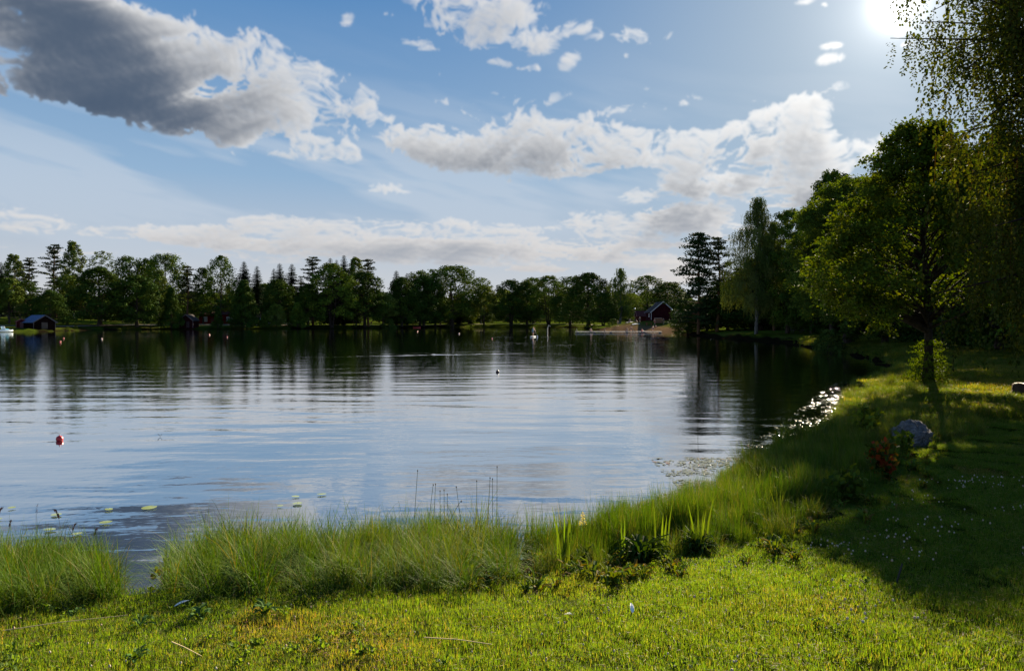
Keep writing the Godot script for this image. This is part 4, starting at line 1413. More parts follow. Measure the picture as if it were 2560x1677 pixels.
func make_near_trees() -> void:
	var bk := Color(0.07, 0.055, 0.045)
	var green := [Color(0.055, 0.090, 0.012), Color(0.068, 0.102, 0.013), Color(0.045, 0.078, 0.011), Color(0.085, 0.112, 0.016)]
	var kinds := []
	for i in 4: kinds.append(spray(0.10, 12, green, 0.17))
	# alder leaning over the water
	var w := Buf.new()
	var c := crown_clumps(w, 8.1, 3.4, 0.31, "alder", 170, 0.52, 0.15, bk, Vector3(-0.35, 0, 0.2), 1, Vector3(-1.1, 0, 0.3))
	# the heavy low limb on the lake side
	var limb := PackedVector3Array([Vector3(0, 1.75, 0), Vector3(-0.8, 2.15, 0.3), Vector3(-1.9, 2.55, 0.5), Vector3(-3.3, 2.75, 0.7)])
	w.tube(limb, PackedFloat32Array([0.13, 0.11, 0.08, 0.03]), 7, bk, false)
	for i in 16:
		var t := rnd(0.25, 1.0)
		var q := limb[1].lerp(limb[3], t)
		var e := q + Vector3(rnd(-0.9, 0.3), rnd(-0.6, 0.7), rnd(-1.4, 1.4))
		w.tube(PackedVector3Array([q, q.lerp(e, 0.5) + Vector3(0, 0.12, 0), e]), PackedFloat32Array([0.035, 0.02, 0.008]), 4, bk, false)
		c.append([e, rnd(0.4, 0.7)])
	var o := thing("alder_tree", "leaning alder with leafy trunk base at the water, its low limb over the lake", "alder tree", on_ground(13.0, -24.6, -0.1), 0.0)
	obj("trunk", w.mesh(), M.bark, o)
	leafy(o, kinds, spray_places(c, 40, 1.0, 0.5), 0.22)
	# suckers round the foot of the trunk
	var foot := []
	for i in 240:
		var a := rnd(0, TAU)
		var y := pow(rnd(0, 1), 1.8) * 1.4
		var r := (0.75 - y * 0.30) * rnd(0.35, 1.05)
		var d := Vector3(cos(a), rnd(-0.2, 0.6), sin(a)).normalized()
		foot.append(Transform3D(Basis.looking_at(-d, Vector3.UP).scaled_local(Vector3.ONE * rnd(0.55, 0.9)), Vector3(cos(a) * r, y + 0.05, sin(a) * r)))
	scatter("suckers", kinds[1], M.leaf, foot, [], o)
	# oak farther along the shore, its thick trunk in sight
	w = Buf.new()
	var oc := crown_clumps(w, 14.5, 5.2, 0.17, "round", 130, 1.0, 0.42, bk)
	var big := []
	for i in 3: big.append(spray(0.17, 12, [Color(0.055, 0.095, 0.018), Color(0.07, 0.115, 0.02), Color(0.085, 0.125, 0.022)], 0.35, 0.85))
	o = thing("oak_tree", "big shore tree with a thick bare trunk between lake and lawn, behind the leaning alder", "oak tree", on_ground(29.6, -69.3, -0.1), 0.6)
	obj("trunk", w.mesh(), M.bark, o)
	leafy(o, big, spray_places(oc, 80, 1.0), 0.2)
	# the tall weeping birch on the right bank
	var wc := [Color(0.055, 0.085, 0.022), Color(0.07, 0.10, 0.025), Color(0.085, 0.11, 0.030)]
	var tall := weeping("birch_tree", 20.6, 5.6, 105, 60, 0.19, wc, Color(0.25, 0.23, 0.20))
	plant_tree(tall, "tall weeping birch with a narrow spire, hanging curtains of twigs beside dark water", "birch tree", 35.2, -113.0, 1.0, 1.0, 0.8)
	# hanging birch close by at the right edge
	w = Buf.new()
	var bark := Color(0.20, 0.18, 0.16)
	var base := on_ground(10.0, -13.4)
	o = thing("birch_tree", "large hanging birch overhead at the right edge, twigs drooping almost to the lawn", "birch tree", base)
	var path := PackedVector3Array()
	var rad := PackedFloat32Array()
	for i in 7:
		var t := i / 6.0
		path.append(Vector3(0.15 * sin(t * 5.0), 12.4 * t - 0.3 * (1.0 - t), -0.2 * t))
		rad.append(0.19 * (1.0 - 0.9 * t) + 0.012)
	w.tube(path, rad, 10, bark)
	var leaves := [Color(0.034, 0.052, 0.012), Color(0.046, 0.064, 0.013), Color(0.062, 0.074, 0.016)]
	var st := []
	for i in 6: st.append(strand(0.058, leaves))
	var places := []
	for i in 250:
		var t := (i + rnd(0, 1)) / 250.0
		var y0 := lerpf(1.7, 12.0, t)
		var a := i * 2.4 + rnd(-0.4, 0.4)
		var L := (3.45 - 0.7 * pow(t, 1.6)) * rnd(0.55, 1.08)
		var out := Vector3(cos(a), 0, sin(a))
		if out.x < 0.3: L *= lerpf(0.70, 1.0, smoothstep(0.27, 0.42, t))
		var p0 := Vector3(0, y0, 0)
		var p1 := p0 + out * L * 0.5 + Vector3.UP * L * rnd(0.25, 0.6)
		var p2 := p0 + out * L + Vector3.UP * L * rnd(0.05, 0.5)
		w.tube(PackedVector3Array([p0, p1, p2]), PackedFloat32Array([0.05 * (1.15 - t), 0.028 * (1.15 - t), 0.006]), 6, Color(0.07, 0.05, 0.045), false)
		for s in int(lerpf(22.0, 30.0, t)):
			var u := rnd(0.18, 1.0)
			var q := p0.lerp(p1, u * 2.0) if u < 0.5 else p1.lerp(p2, u * 2.0 - 1.0)
			q += Vector3(rnd(-1, 1), rnd(-0.1, 0.1), rnd(-1, 1)) * 0.28
			var len := rnd(0.45, 1.7) * (1.15 - 0.4 * t)
			len = minf(len, q.y - rnd(0.35, 1.0))
			if len < 0.25: continue
			var bs := Basis(Vector3.UP, rnd(0, TAU)) * Basis(Vector3.RIGHT, rnd(-0.16, 0.16))
			places.append(Transform3D(bs.scaled_local(Vector3(1, len, 1)), q))
	obj("trunk", w.mesh(), M.bark, o)
	leafy(o, st, places, 0.22)


# ---------- near things ----------
func stem_path(points: PackedVector3Array, r0: float, r1: float, col: Color) -> ArrayMesh:
	var b := Buf.new()
	var rad := PackedFloat32Array()
	for i in points.size(): rad.append(lerpf(r0, r1, float(i) / (points.size() - 1)))
	b.tube(points, rad, 5, col)
	return b.mesh()


func make_near_things() -> void:
	# boulder
	var b := Buf.new()
	var rn := noise(61, 1.3, 4)
	var rings := 34
	var segs := 56
	for i in rings + 1:
		var el := lerpf(-0.45, PI * 0.5, float(i) / rings)
		for j in segs:
			var a := TAU * j / segs
			var d := Vector3(cos(el) * cos(a), sin(el), cos(el) * sin(a))
			var k: float = 1.0 + rn.get_noise_3d(d.x, d.y, d.z) * 0.30 - absf(rn.get_noise_3d(d.x * 2.3, d.y * 2.3, d.z * 2.3)) * 0.16 + rn.get_noise_3d(d.x * 6.0, d.y * 6.0, d.z * 6.0) * 0.06
			b.v.append(Vector3(d.x * 0.36, d.y * 0.30, d.z * 0.30) * k)
			var g: float = rn.get_noise_3d(d.x * 3.0 + 7.0, d.y * 3.0, d.z * 3.0)
			b.c.append(Color(0.13, 0.12, 0.13).lerp(Color(0.29, 0.27, 0.26), clampf(0.5 + g * 1.2, 0, 1)))
	for i in rings:
		for j in segs:
			var p := i * segs + j
			var q := i * segs + (j + 1) % segs
			b.idx.append_array([p, q, p + segs, q, q + segs, p + segs])
	var nn := PackedVector3Array()
	nn.resize(b.v.size())
	for t in range(0, b.idx.size(), 3):
		var m := (b.v[b.idx[t + 2]] - b.v[b.idx[t]]).cross(b.v[b.idx[t + 1]] - b.v[b.idx[t]])
		for k in 3: nn[b.idx[t + k]] += m
	for i in nn.size():
		nn[i] = nn[i].normalized()
		if nn[i].dot(b.v[i]) < 0.0: nn[i] = -nn[i]
	b.n = nn
	var rock := obj("boulder", b.mesh(), M.rock)
	rock.position = on_ground(6.65, -13.1, 0.12)
	rock.rotation.y = 0.5
	tag(rock, "grey weathered boulder lying in the grass on the bank", "boulder")
	# stump at the right edge
	b = Buf.new()
	var sp := PackedVector2Array([Vector2(0.34, -0.1), Vector2(0.27, 0.02), Vector2(0.22, 0.12), Vector2(0.21, 0.27), Vector2(0.19, 0.29), Vector2(0.0, 0.285)])
	b.lathe(Vector3.ZERO, sp, 14, Color(0.10, 0.07, 0.05))
	for i in b.v.size():
		var a := atan2(b.v[i].z, b.v[i].x)
		var f := 1.0 + 0.12 * sin(a * 5.0) + 0.06 * sin(a * 11.0)
		b.v[i] = Vector3(b.v[i].x * f, b.v[i].y + 0.02 * sin(a * 3.0), b.v[i].z * f)
	var stump := thing("tree_stump", "old dark tree stump on the dry slope at the right edge", "tree stump", on_ground(12.15, -18.7))
	obj("bark", b.mesh(), M.bark, stump)
	b = Buf.new()
	b.lathe(Vector3.ZERO, PackedVector2Array([Vector2(0.19, 0.292), Vector2(0.1, 0.298), Vector2(0.0, 0.295)]), 14, Color(0.22, 0.16, 0.10))
	obj("cut_face", b.mesh(), M.wood, stump)
	# stick in the lawn
	var st := obj("stick", stem_path(PackedVector3Array([Vector3(0, -0.03, 0), Vector3(0.02, 0.05, 0.0), Vector3(0.055, 0.13, -0.02)]), 0.008, 0.006, Color(0.025, 0.02, 0.018)), M.wood)
	st.position = on_ground(2.62, -5.35)
	tag(st, "short dark stick poking out of the shaded lawn", "stick")
	# white feathers on the lawn
	b = Buf.new()
	for s in [-1.0, 1.0]:
		var prev := Vector3(0, 0.006, -0.05)
		for i in range(1, 7):
			var t := i / 6.0
			var p := Vector3(s * 0.013 * sin(PI * (0.15 + 0.85 * t)), 0.006 + 0.008 * sin(t * PI), -0.05 + 0.10 * t)
			b.leaf3(prev, p, Vector3(0, 0.004 + 0.010 * sin(t * PI), -0.05 + 0.10 * t), Color(0.78, 0.77, 0.74))
			b.leaf3(prev, Vector3(0, 0.004 + 0.010 * sin(t * PI), -0.05 + 0.10 * t), Vector3(0, 0.006, -0.05 + 0.10 * (t - 0.166)), Color(0.78, 0.77, 0.74))
			prev = p
	var fm := b.mesh()
	var fl := ["white feather in the short lawn grass, nearest the iris clumps", "small white feather lying among the weeds at the left of the lawn", "thin white feather just right of the one nearest the iris clumps"]
	var fp := [Vector2(0.34, -4.75), Vector2(-2.15, -5.1), Vector2(0.74, -4.85)]
	for i in 3:
		var f := obj("feather", fm, M.cloth)
		f.position = on_ground(fp[i].x, fp[i].y, 0.05)
		f.rotation = Vector3(-0.35, 0.5 + i * 1.3, 0.2)
		tag(f, fl[i], "feather", "white feathers on the lawn")
	# straw stalks on the lawn
	var sl := ["long pale straw stalk lying on the dry patch at the left of the lawn", "short straw stalk beside the dry patch in the lower left", "thin straw stalk lying in the middle of the lawn"]
	var spp := [[-2.75, -4.75, 0.75, -0.35], [-1.75, -4.2, 0.32, 0.7], [-0.3, -4.3, 0.4, 0.3]]
	for i in 3:
		var q: Array = spp[i]
		var s := obj("straw_stalk", stem_path(PackedVector3Array([Vector3(-float(q[2]) * 0.5, 0.045, 0), Vector3(0, 0.062, 0.01), Vector3(float(q[2]) * 0.5, 0.055, 0)]), 0.0035, 0.002, Color(0.55, 0.42, 0.20)), M.straw)
		s.position = on_ground(q[0], q[1])
		s.rotation.y = -float(q[3])
		tag(s, sl[i], "straw")
	# iris clumps: sword leaves
	var sword := func(count: int, hgt: float, wid: float) -> ArrayMesh:
		var bb := Buf.new()
		for i in count:
			var a := rnd(0, TAU)
			var l := rnd(0.03, 0.20)
			var out := Vector3(cos(a), 0, sin(a))
			var side := Vector3(rnd(0.6, 1.0), 0, rnd(-0.5, 0.5)).normalized() * wid
			var p := out * rnd(0.0, 0.07) + Vector3(0, -0.04, 0)
			var hh := hgt * rnd(0.6, 1.05)
			var col := vary(Color(0.075, 0.125, 0.016), 0.2)
			var q1 := p + Vector3.UP * hh * 0.55 + out * l * hh * 0.4
			var q2 := p + Vector3.UP * hh + out * l * hh
			bb.leaf3(p - side, q1 - side * 0.85, q1 + side * 0.85, col)
			bb.leaf3(p - side, q1 + side * 0.85, p + side, col)
			bb.leaf3(q1 - side * 0.85, q2, q1 + side * 0.85, col)
		return bb.mesh()
	var irises := [[0.46, -6.75, 0.62, 9, "tallest clump of bright iris leaves at the lawn edge, in the middle of the bank"], [0.98, -6.85, 0.50, 5, "iris clump with three stiff leaves, right of the tallest iris clump"], [1.42, -7.5, 0.60, 4, "single slanting pair of iris leaves behind the dark round herb"], [1.78, -7.45, 0.62, 6, "iris clump behind the second dark herb, beside the reddish stems"], [4.85, -11.8, 0.70, 3, "two long iris blades rising from the right bank below the lily pads"], [5.05, -10.5, 0.55, 2, "lone iris blade beside the red-leaved shrub"], [4.1, -9.4, 0.40, 3, "short iris blades low on the right bank in front of the red-leaved shrub"]]
	for q: Array in irises:
		var m: ArrayMesh = sword.call(q[3], q[2], 0.011)
		var o := obj("iris_clump", m, M.blade)
		o.position = on_ground(q[0], q[1])
		tag(o, q[4], "iris leaves", "iris clumps along the bank")
	# dark round herbs
	var dark := broadleaf(110, 0.20, 0.035, 0.9, [Color(0.028, 0.055, 0.012), Color(0.038, 0.07, 0.014)])
	var dl := ["dark dense round herb at the lawn edge, left one of two", "dark dense round herb at the lawn edge, right one of two, under the iris"]
	for i in 2:
		var o := obj("dark_herb", dark, M.leaf)
		o.position = on_ground([1.12, 1.68][i], [-6.75, -7.1][i])
		o.rotation.y = i * 2.0
		o.scale = Vector3(1.25, 0.95, 1.0) * [1.0, 0.85][i]
		tag(o, dl[i], "herb", "dark herbs at the lawn edge")
	# meadowsweet
	var ms := thing("meadowsweet", "meadowsweet with a creamy flower plume among the sedge", "flower", on_ground(0.64, -7.1))
	obj("stem", stem_path(PackedVector3Array([Vector3(0, -0.05, 0), Vector3(0.02, 0.35, 0), Vector3(0.0, 0.66, 0.02)]), 0.004, 0.003, Color(0.07, 0.10, 0.02)), M.leaf, ms)
	b = Buf.new()
	for i in 150:
		var t := rnd(0, 1)
		var p := Vector3(rnd(-1, 1), 0, rnd(-1, 1)) * 0.045 * (1.1 - t) + Vector3(0, 0.52 + t * 0.16, 0)
		b.leaf3(p, p + ball() * 0.014, p + ball() * 0.014, Color(0.62, 0.56, 0.36))
	obj("flower_plume", b.mesh(), M.leaf, ms)
	obj("leaves", broadleaf(10, 0.16, 0.05, 1.2, [Color(0.06, 0.10, 0.02)]), M.leaf, ms)
	ms.scale = Vector3.ONE * 0.72
	# shrubs on the right bank
	var sh := func(called: String, label: String, at: Vector3, r: float, hgt: float, count: int, cols: Array, leaf: float) -> void:
		var o := thing(called, label, "shrub", at)
		var wd := Buf.new()
		var fo := Buf.new()
		for i in 9:
			var a := rnd(0, TAU)
			var e := Vector3(cos(a) * r * rnd(0.3, 0.9), hgt * rnd(0.6, 1.0), sin(a) * r * rnd(0.3, 0.9))
			wd.tube(PackedVector3Array([Vector3(0, -0.05, 0), e * 0.5 + Vector3(0, 0.05, 0), e]), PackedFloat32Array([0.007, 0.005, 0.002]), 4, Color(0.07, 0.05, 0.03), false)
			for k in count:
				var t := rnd(0.25, 1.0)
				var p := e * t + ball() * 0.07
				var dir := (ball() + Vector3(0, 0.25, 0)).normalized()
				var side := dir.cross(ball()).normalized()
				var s := leaf * rnd(0.7, 1.3)
				var col: Color = vary(cols[rng.randi() % cols.size()], 0.25)
				fo.leaf3(p, p + dir * s * 0.5 + side * s * 0.38, p + dir * s, col)
				fo.leaf3(p, p + dir * s, p + dir * s * 0.5 - side * s * 0.38, col)
		obj("stems", wd.mesh(), M.wood, o)
		obj("leaves", fo.mesh(), M.leaf, o)
	sh.call("red_leaved_shrub", "small shrub with red and orange young leaves on the right bank", on_ground(4.86, -10.3), 0.26, 0.52, 42, [Color(0.22, 0.045, 0.018), Color(0.20, 0.11, 0.02), Color(0.04, 0.06, 0.012), Color(0.05, 0.075, 0.014)], 0.085)
	sh.call("leafy_shrub", "yellow-green leafy shrub just left of the boulder", on_ground(6.2, -13.6), 0.40, 0.72, 46, [Color(0.11, 0.16, 0.02), Color(0.14, 0.18, 0.02), Color(0.06, 0.10, 0.016)], 0.09)
	sh.call("alder_sapling", "low dark-leaved sapling in the grass in front of the boulder", on_ground(5.9, -12.1), 0.35, 0.42, 40, [Color(0.06, 0.10, 0.016), Color(0.075, 0.12, 0.018)], 0.085)
	sh.call("alder_sapling", "leafy sapling low on the bank between sedge and red-leaved shrub", on_ground(3.75, -9.1), 0.30, 0.45, 36, [Color(0.055, 0.09, 0.016), Color(0.07, 0.11, 0.018)], 0.085)
	sh.call("inlet_plant", "small plant with yellowing leaves in the inlet between the two sedge banks", on_ground(-3.05, -7.0), 0.16, 0.55, 9, [Color(0.16, 0.14, 0.02), Color(0.14, 0.08, 0.02), Color(0.08, 0.11, 0.02)], 0.055)
	# broad weeds on the lawn
	var weed := broadleaf(12, 0.16, 0.055, 0.55, [Color(0.06, 0.13, 0.04), Color(0.08, 0.15, 0.04)])
	var wl := [[-2.82, -5.05, "weed rosette nearest the dry patch at the left of the lawn"], [-2.25, -4.75, "spreading blue-green weed beside the long straw stalk"], [-1.95, -4.9, "weed with raised leaves right of the spreading blue-green weed"], [-1.55, -4.95, "broad weed at the foot of the sedge behind a grass tuft"], [-3.1, -4.6, "low weed at the left edge of the lawn"], [-2.0, -4.15, "weed with dark leaves low in the front lawn"]]
	for i in wl.size():
		var q: Array = wl[i]
		var o := obj("broadleaf_weed", weed, M.leaf)
		o.position = on_ground(q[0], q[1], 0.01)
		o.rotation.y = i * 1.3
		o.scale = Vector3.ONE * (0.42 + 0.08 * (i % 4))
		tag(o, q[2], "weed", "broad weeds in the lawn")
	# bulrush stems in the water: foot x, z, height, lean x, lean z, arch
	var rl := [[-1.12, -8.6, 0.98, 0.087, 0.0, 0, "leftmost tall bulrush stem, leaning right"], [-0.976, -8.6, 0.86, 0.101, 0.0, 0.15, "bulrush stem bent near its tip, second from the left"], [-0.884, -8.6, 0.83, 0.046, 0.0, 0, "bulrush stem with a small seed head, third from the left"], [-0.867, -8.6, 0.8, 0.2, 0.0, 0.7, "bulrush stem arching over in a bow"], [-0.788, -8.6, 0.755, 0, 0.0, 0, "straight short bulrush stem inside the bow of the arched one"], [-0.744, -8.6, 0.765, 0, 0.0, 0, "straight short bulrush stem just right of the bow"], [-0.679, -8.6, 0.72, -0.03, 0.0, 0, "short bulrush stem leaning left"], [-0.483, -8.6, 0.8, -0.127, 0.0, 0, "bulrush stem leaning strongly to the left"], [-0.386, -8.6, 0.865, 0, 0.0, 0, "upright bulrush stem with a dark seed head at its tip"], [-0.295, -8.6, 0.9, 0.055, 0.0, 0, "bulrush stem leaning slightly right, left of the tallest one"], [-0.213, -8.6, 0.887, 0, 0.0, 0, "thin straight bulrush stem beside the tallest one"], [-0.169, -8.6, 1.02, 0.006, 0.0, 0, "tallest bulrush stem, rightmost of the row"]]
	for q: Array in rl:
		var pts := PackedVector3Array()
		for i in 8:
			var t := i / 7.0
			var hgt: float = q[2]
			pts.append(Vector3(float(q[3]) * (t + float(q[5]) * t * t * 0.8), hgt * t - 0.25 * (1.0 - t) - hgt * float(q[5]) * 0.28 * t * t * t, float(q[4]) * t))
		var o := thing("bulrush_stem", q[6], "bulrush", Vector3(q[0], WATER, q[1]), 0.0, "bulrush stems standing in the water")
		obj("stem", stem_path(pts, 0.0042, 0.0022, Color(0.05, 0.085, 0.035)), M.blade, o)
		b = Buf.new()
		b.lathe(pts[7] - Vector3(0, 0.025, 0), PackedVector2Array([Vector2(0.001, 0.0), Vector2(0.006, 0.010), Vector2(0.005, 0.019), Vector2(0.001, 0.028)]), 6, Color(0.06, 0.035, 0.02))
		obj("seed_head", b.mesh(), M.straw, o)
	for q: Array in [[4.4, -18.6, 0.55, "lone thin rush standing in open water, leftmost near the floating leaves"], [5.9, -15.8, 0.5, "thin rush standing in water, right one of a close pair"], [5.65, -15.4, 0.42, "thin rush standing in water, left and shorter one of a close pair"]]:
		var o := obj("thin_rush", stem_path(PackedVector3Array([Vector3(0, -0.2, 0), Vector3(0.0, 0.2, 0), Vector3(0.01, q[2], 0)]), 0.005, 0.003, Color(0.03, 0.05, 0.02)), M.blade)
		o.position = Vector3(q[0], WATER, q[1])
		tag(o, q[3], "rush", "thin rushes in the water")
	# reed grass with purple plumes in front of the left water
	var rg: Node3D
	for i in 16:
		var x := rnd(-5.25, -3.95)
		var at := on_ground(x, -7.3 + rnd(-0.5, 0.5))
		var label := "reed grass stalk with a nodding purple-brown plume above the left sedge bank"
		if rg == null:
			rg = thing("reed_grass_stalk", label, "reed grass", at, 0.0, "plumed reed grass on the left bank")
			obj("stalk", stem_path(PackedVector3Array([Vector3(0, -0.05, 0), Vector3(0.02, 0.4, 0), Vector3(0.07, 0.80, 0)]), 0.003, 0.002, Color(0.13, 0.13, 0.04)), M.blade, rg)
			b = Buf.new()
			for k in 60:
				var t := rnd(0, 1)
				var p := Vector3(0.07 + 0.06 * t * t, 0.78 + 0.14 * t, 0) + Vector3(rnd(-1, 1), rnd(-1, 1), rnd(-1, 1)) * 0.012
				b.leaf3(p, p + Vector3(0.006, 0.03, 0.004), p + Vector3(-0.005, 0.024, 0.006), Color(0.17, 0.085, 0.07))
			obj("plume", b.mesh(), M.straw, rg)
			rg.scale = Vector3.ONE * 0.62
			rg.rotation.y = 0.4
		else:
			var o := dup(rg, at, rnd(0, TAU), label)
			o.scale = Vector3.ONE * rnd(0.45, 0.68)
	# lily pads
	b = Buf.new()
	for i in 20:
		var a0 := 0.18 + (TAU - 0.36) * i / 20.0
		var a1 := 0.18 + (TAU - 0.36) * (i + 1) / 20.0
		b.tri(Vector3(0.012, 0.006, 0), Vector3(cos(a1) * 0.08, 0.004, sin(a1) * 0.065), Vector3(cos(a0) * 0.08, 0.004, sin(a0) * 0.065), Color(0.22, 0.27, 0.07))
	var padm := b.mesh()
	var pl := [[-5.23, -10.1, 1.0, "lily pad nearest the inlet, the roundest bright one"], [-5.04, -10.9, 1.35, "broadest pale lily pad, far right of the left group"], [-5.55, -10.8, 0.8, "small lily pad just left of the broadest one"], [-5.75, -9.75, 0.9, "lily pad behind the plumed reed grass, in the middle of the group"], [-5.3, -9.55, 0.85, "lily pad half hidden by reed grass plumes, closest to the bank"], [-6.1, -10.5, 1.0, "lily pad between the left pair and the middle of the group"], [-6.75, -10.25, 1.0, "lily pad of the pair by the left edge, the nearer one"], [-6.95, -10.9, 0.7, "lily pad of the pair by the left edge, the farther one"], [-3.2, -11.6, 0.8, "brownish lily pad in open water, left one of the far pair"], [-2.85, -11.75, 0.9, "brownish lily pad in open water, right one of the far pair"], [-3.05, -11.15, 1.0, "brownish lily pad in open water, larger one of the near pair"], [-3.25, -11.0, 0.6, "brownish lily pad in open water, smallest of the four"]]
	for i in pl.size():
		var q: Array = pl[i]
		var o := obj("lily_pad", padm, M.pad)
		o.position = Vector3(q[0], WATER + 0.018, q[1])
		o.rotation = Vector3(0.03, i * 1.1, 0.02)
		o.scale = Vector3(q[2], 1, q[2])
		tag(o, q[3], "lily pad", "lily pads on the near water")
	# floating pondweed in the bay at the right
	b = Buf.new()
	for i in 7:
		var a0 := TAU * i / 7.0
		var a1 := TAU * (i + 1) / 7.0
		b.tri(Vector3(0, 0.003, 0), Vector3(cos(a1) * 0.055, 0, sin(a1) * 0.022), Vector3(cos(a0) * 0.055, 0, sin(a0) * 0.022), Color(0.15, 0.15, 0.07))
	var pp := []
	var pt := []
	for i in 40000:
		var d := 8.6 + 25.0 * pow(rnd(0, 1), 1.6) if i % 2 else rnd(9.4, 15.0)
		var p := Vector2(rnd(0.02, 0.46) * d, -d)
		var s := shore_near(p.x, p.y)
		if s > 0.1 or s < -3.2 + absf(p.x - 5.0) * 0.2: continue
		if p.x < 2.6 and s < -0.9: continue
		if d > 15.0 and s < -1.1: continue
		if rnd(0, 1) > exp(s * 0.75) * 1.7 * clampf(0.5 + N.shore.get_noise_2d(p.x * 3.0, p.y * 3.0) * 1.6, 0.0, 1.0): continue
		pp.append(turned(Vector3(p.x, WATER + 0.010, p.y), Vector3.ONE * rnd(0.25, 1.2), 0.15))
		pt.append(Color.WHITE.lerp(Color(2.2, 1.0, 0.5), 1.0 if rnd(0, 1) < 0.03 else 0.0))
	scatter_all("pondweed", [b.mesh()], M.pad, pp, pt, "floating pondweed leaves glinting along the right bank", "pondweed")
	# clover in flower
	var cl := Buf.new()
	cl.tube(PackedVector3Array([Vector3(0, -0.01, 0), Vector3(0.004, 0.035, 0), Vector3(0, 0.062, 0)]), PackedFloat32Array([0.0012, 0.001, 0.001]), 3, Color(0.10, 0.15, 0.03), false)
	cl.lathe(Vector3(0, 0.055, 0), PackedVector2Array([Vector2(0.001, 0.0), Vector2(0.0085, 0.003), Vector2(0.0105, 0.009), Vector2(0.007, 0.016), Vector2(0.0, 0.018)]), 7, Color(0.46, 0.41, 0.33))
	var cp := []
	var ct := []
	var cn := noise(71, 0.8, 2)
	for i in 5200:
		var p := Vector2(rnd(0.2, 6.5), -rnd(3.0, 9.5))
		if p.x < 0.9 + (-p.y - 3.0) * 0.12: continue
		if shore_near(p.x, p.y) < 2.5: continue
		if cn.get_noise_2d(p.x, p.y) < 0.10: continue
		if rnd(0, 1) < 0.55: continue
		cp.append(turned(on_ground(p.x, p.y), Vector3(0.7, 0.95, 0.7) * rnd(0.65, 1.15), 0.25))
		ct.append(Color.WHITE.lerp(Color(1.0, 0.75, 0.6), rnd(0, 1)))
	for i in 90:
		var p := Vector2(rnd(-3.5, 1.5), -rnd(3.2, 5.2))
		cp.append(turned(on_ground(p.x, p.y), Vector3(0.6, 0.9, 0.6) * rnd(0.6, 1.0), 0.25))
		ct.append(Color.WHITE.lerp(Color(1.0, 0.75, 0.6), rnd(0, 1)))
	scatter_all("clover_flowers", [cl.mesh()], M.cloth, cp, ct, "white clover flowers sprinkled over the lawn, thickest at the right", "clover")
	# buoys
	var buoy := func(label: String, at: Vector2, r: float, col: Color, grp: String) -> void:
		var o := thing("buoy", label, "buoy", Vector3(at.x, WATER, at.y), 0.0, grp)
		var bb := Buf.new()
		var pr := PackedVector2Array()
		for i in 11:
			var a := -PI * 0.5 + PI * i / 10.0
			pr.append(Vector2(maxf(0.001, cos(a) * r), sin(a) * r + r * 0.45))
		bb.lathe(Vector3.ZERO, pr, 16, col)
		obj("float", bb.mesh(), M.plastic, o)
		bb = Buf.new()
		bb.lathe(Vector3(0, r * 1.43, 0), PackedVector2Array([Vector2(r * 0.16, 0.0), Vector2(r * 0.16, r * 0.14), Vector2(r * 0.08, r * 0.2), Vector2(0.001, r * 0.2)]), 8, col)
		obj("eyelet", bb.mesh(), M.plastic, o)
	buoy.call("round red buoy floating alone on the open water at the left", Vector2(-9.89, -17.18), 0.075, Color(0.36, 0.015, 0.02), "")
	buoy.call("small black buoy in the bright middle of the lake", Vector2(-0.74, -40.14), 0.085, Color(0.03, 0.012, 0.012), "")
	var fb := [[-56.8, -99.0, 0.17, "bright red far buoy, leftmost of the swimming line"], [-68.6, -120.5, 0.16, "pale buoy just beyond the bright red far buoy"], [-60.6, -116.4, 0.16, "pinkish buoy in front of the widest dark maple"], [-59.2, -154.0, 0.2, "pale buoy off the windows of the red house"], [-47.5, -131.3, 0.16, "pink buoy off the red house, nearer than the pale one"], [-24.1, -200.9, 0.24, "orange buoy off the squat spruce"], [-11.2, -166.6, 0.2, "pink buoy in the dark reflection of the great oak"], [-3.0, -119.1, 0.14, "small red buoy in the bright reflection in the middle"]]
	for q: Array in fb:
		buoy.call(q[3], Vector2(q[0], q[1]), q[2] * 0.7, Color(0.42, 0.05, 0.04) if String(q[3]).contains("red") or String(q[3]).contains("orange") else Color(0.62, 0.40, 0.34), "buoys of the far swimming line")
	# bits floating
	var tw := obj("floating_twig", stem_path(PackedVector3Array([Vector3(-0.05, 0.05, 0), Vector3(0, 0.0, 0), Vector3(0.05, 0.045, 0.01)]), 0.006, 0.004, Color(0.03, 0.025, 0.02)), M.wood)
	tw.position = Vector3(-7.96, WATER + 0.012, -17.78)
	tag(tw, "small dark forked twig floating right of the red buoy", "twig")


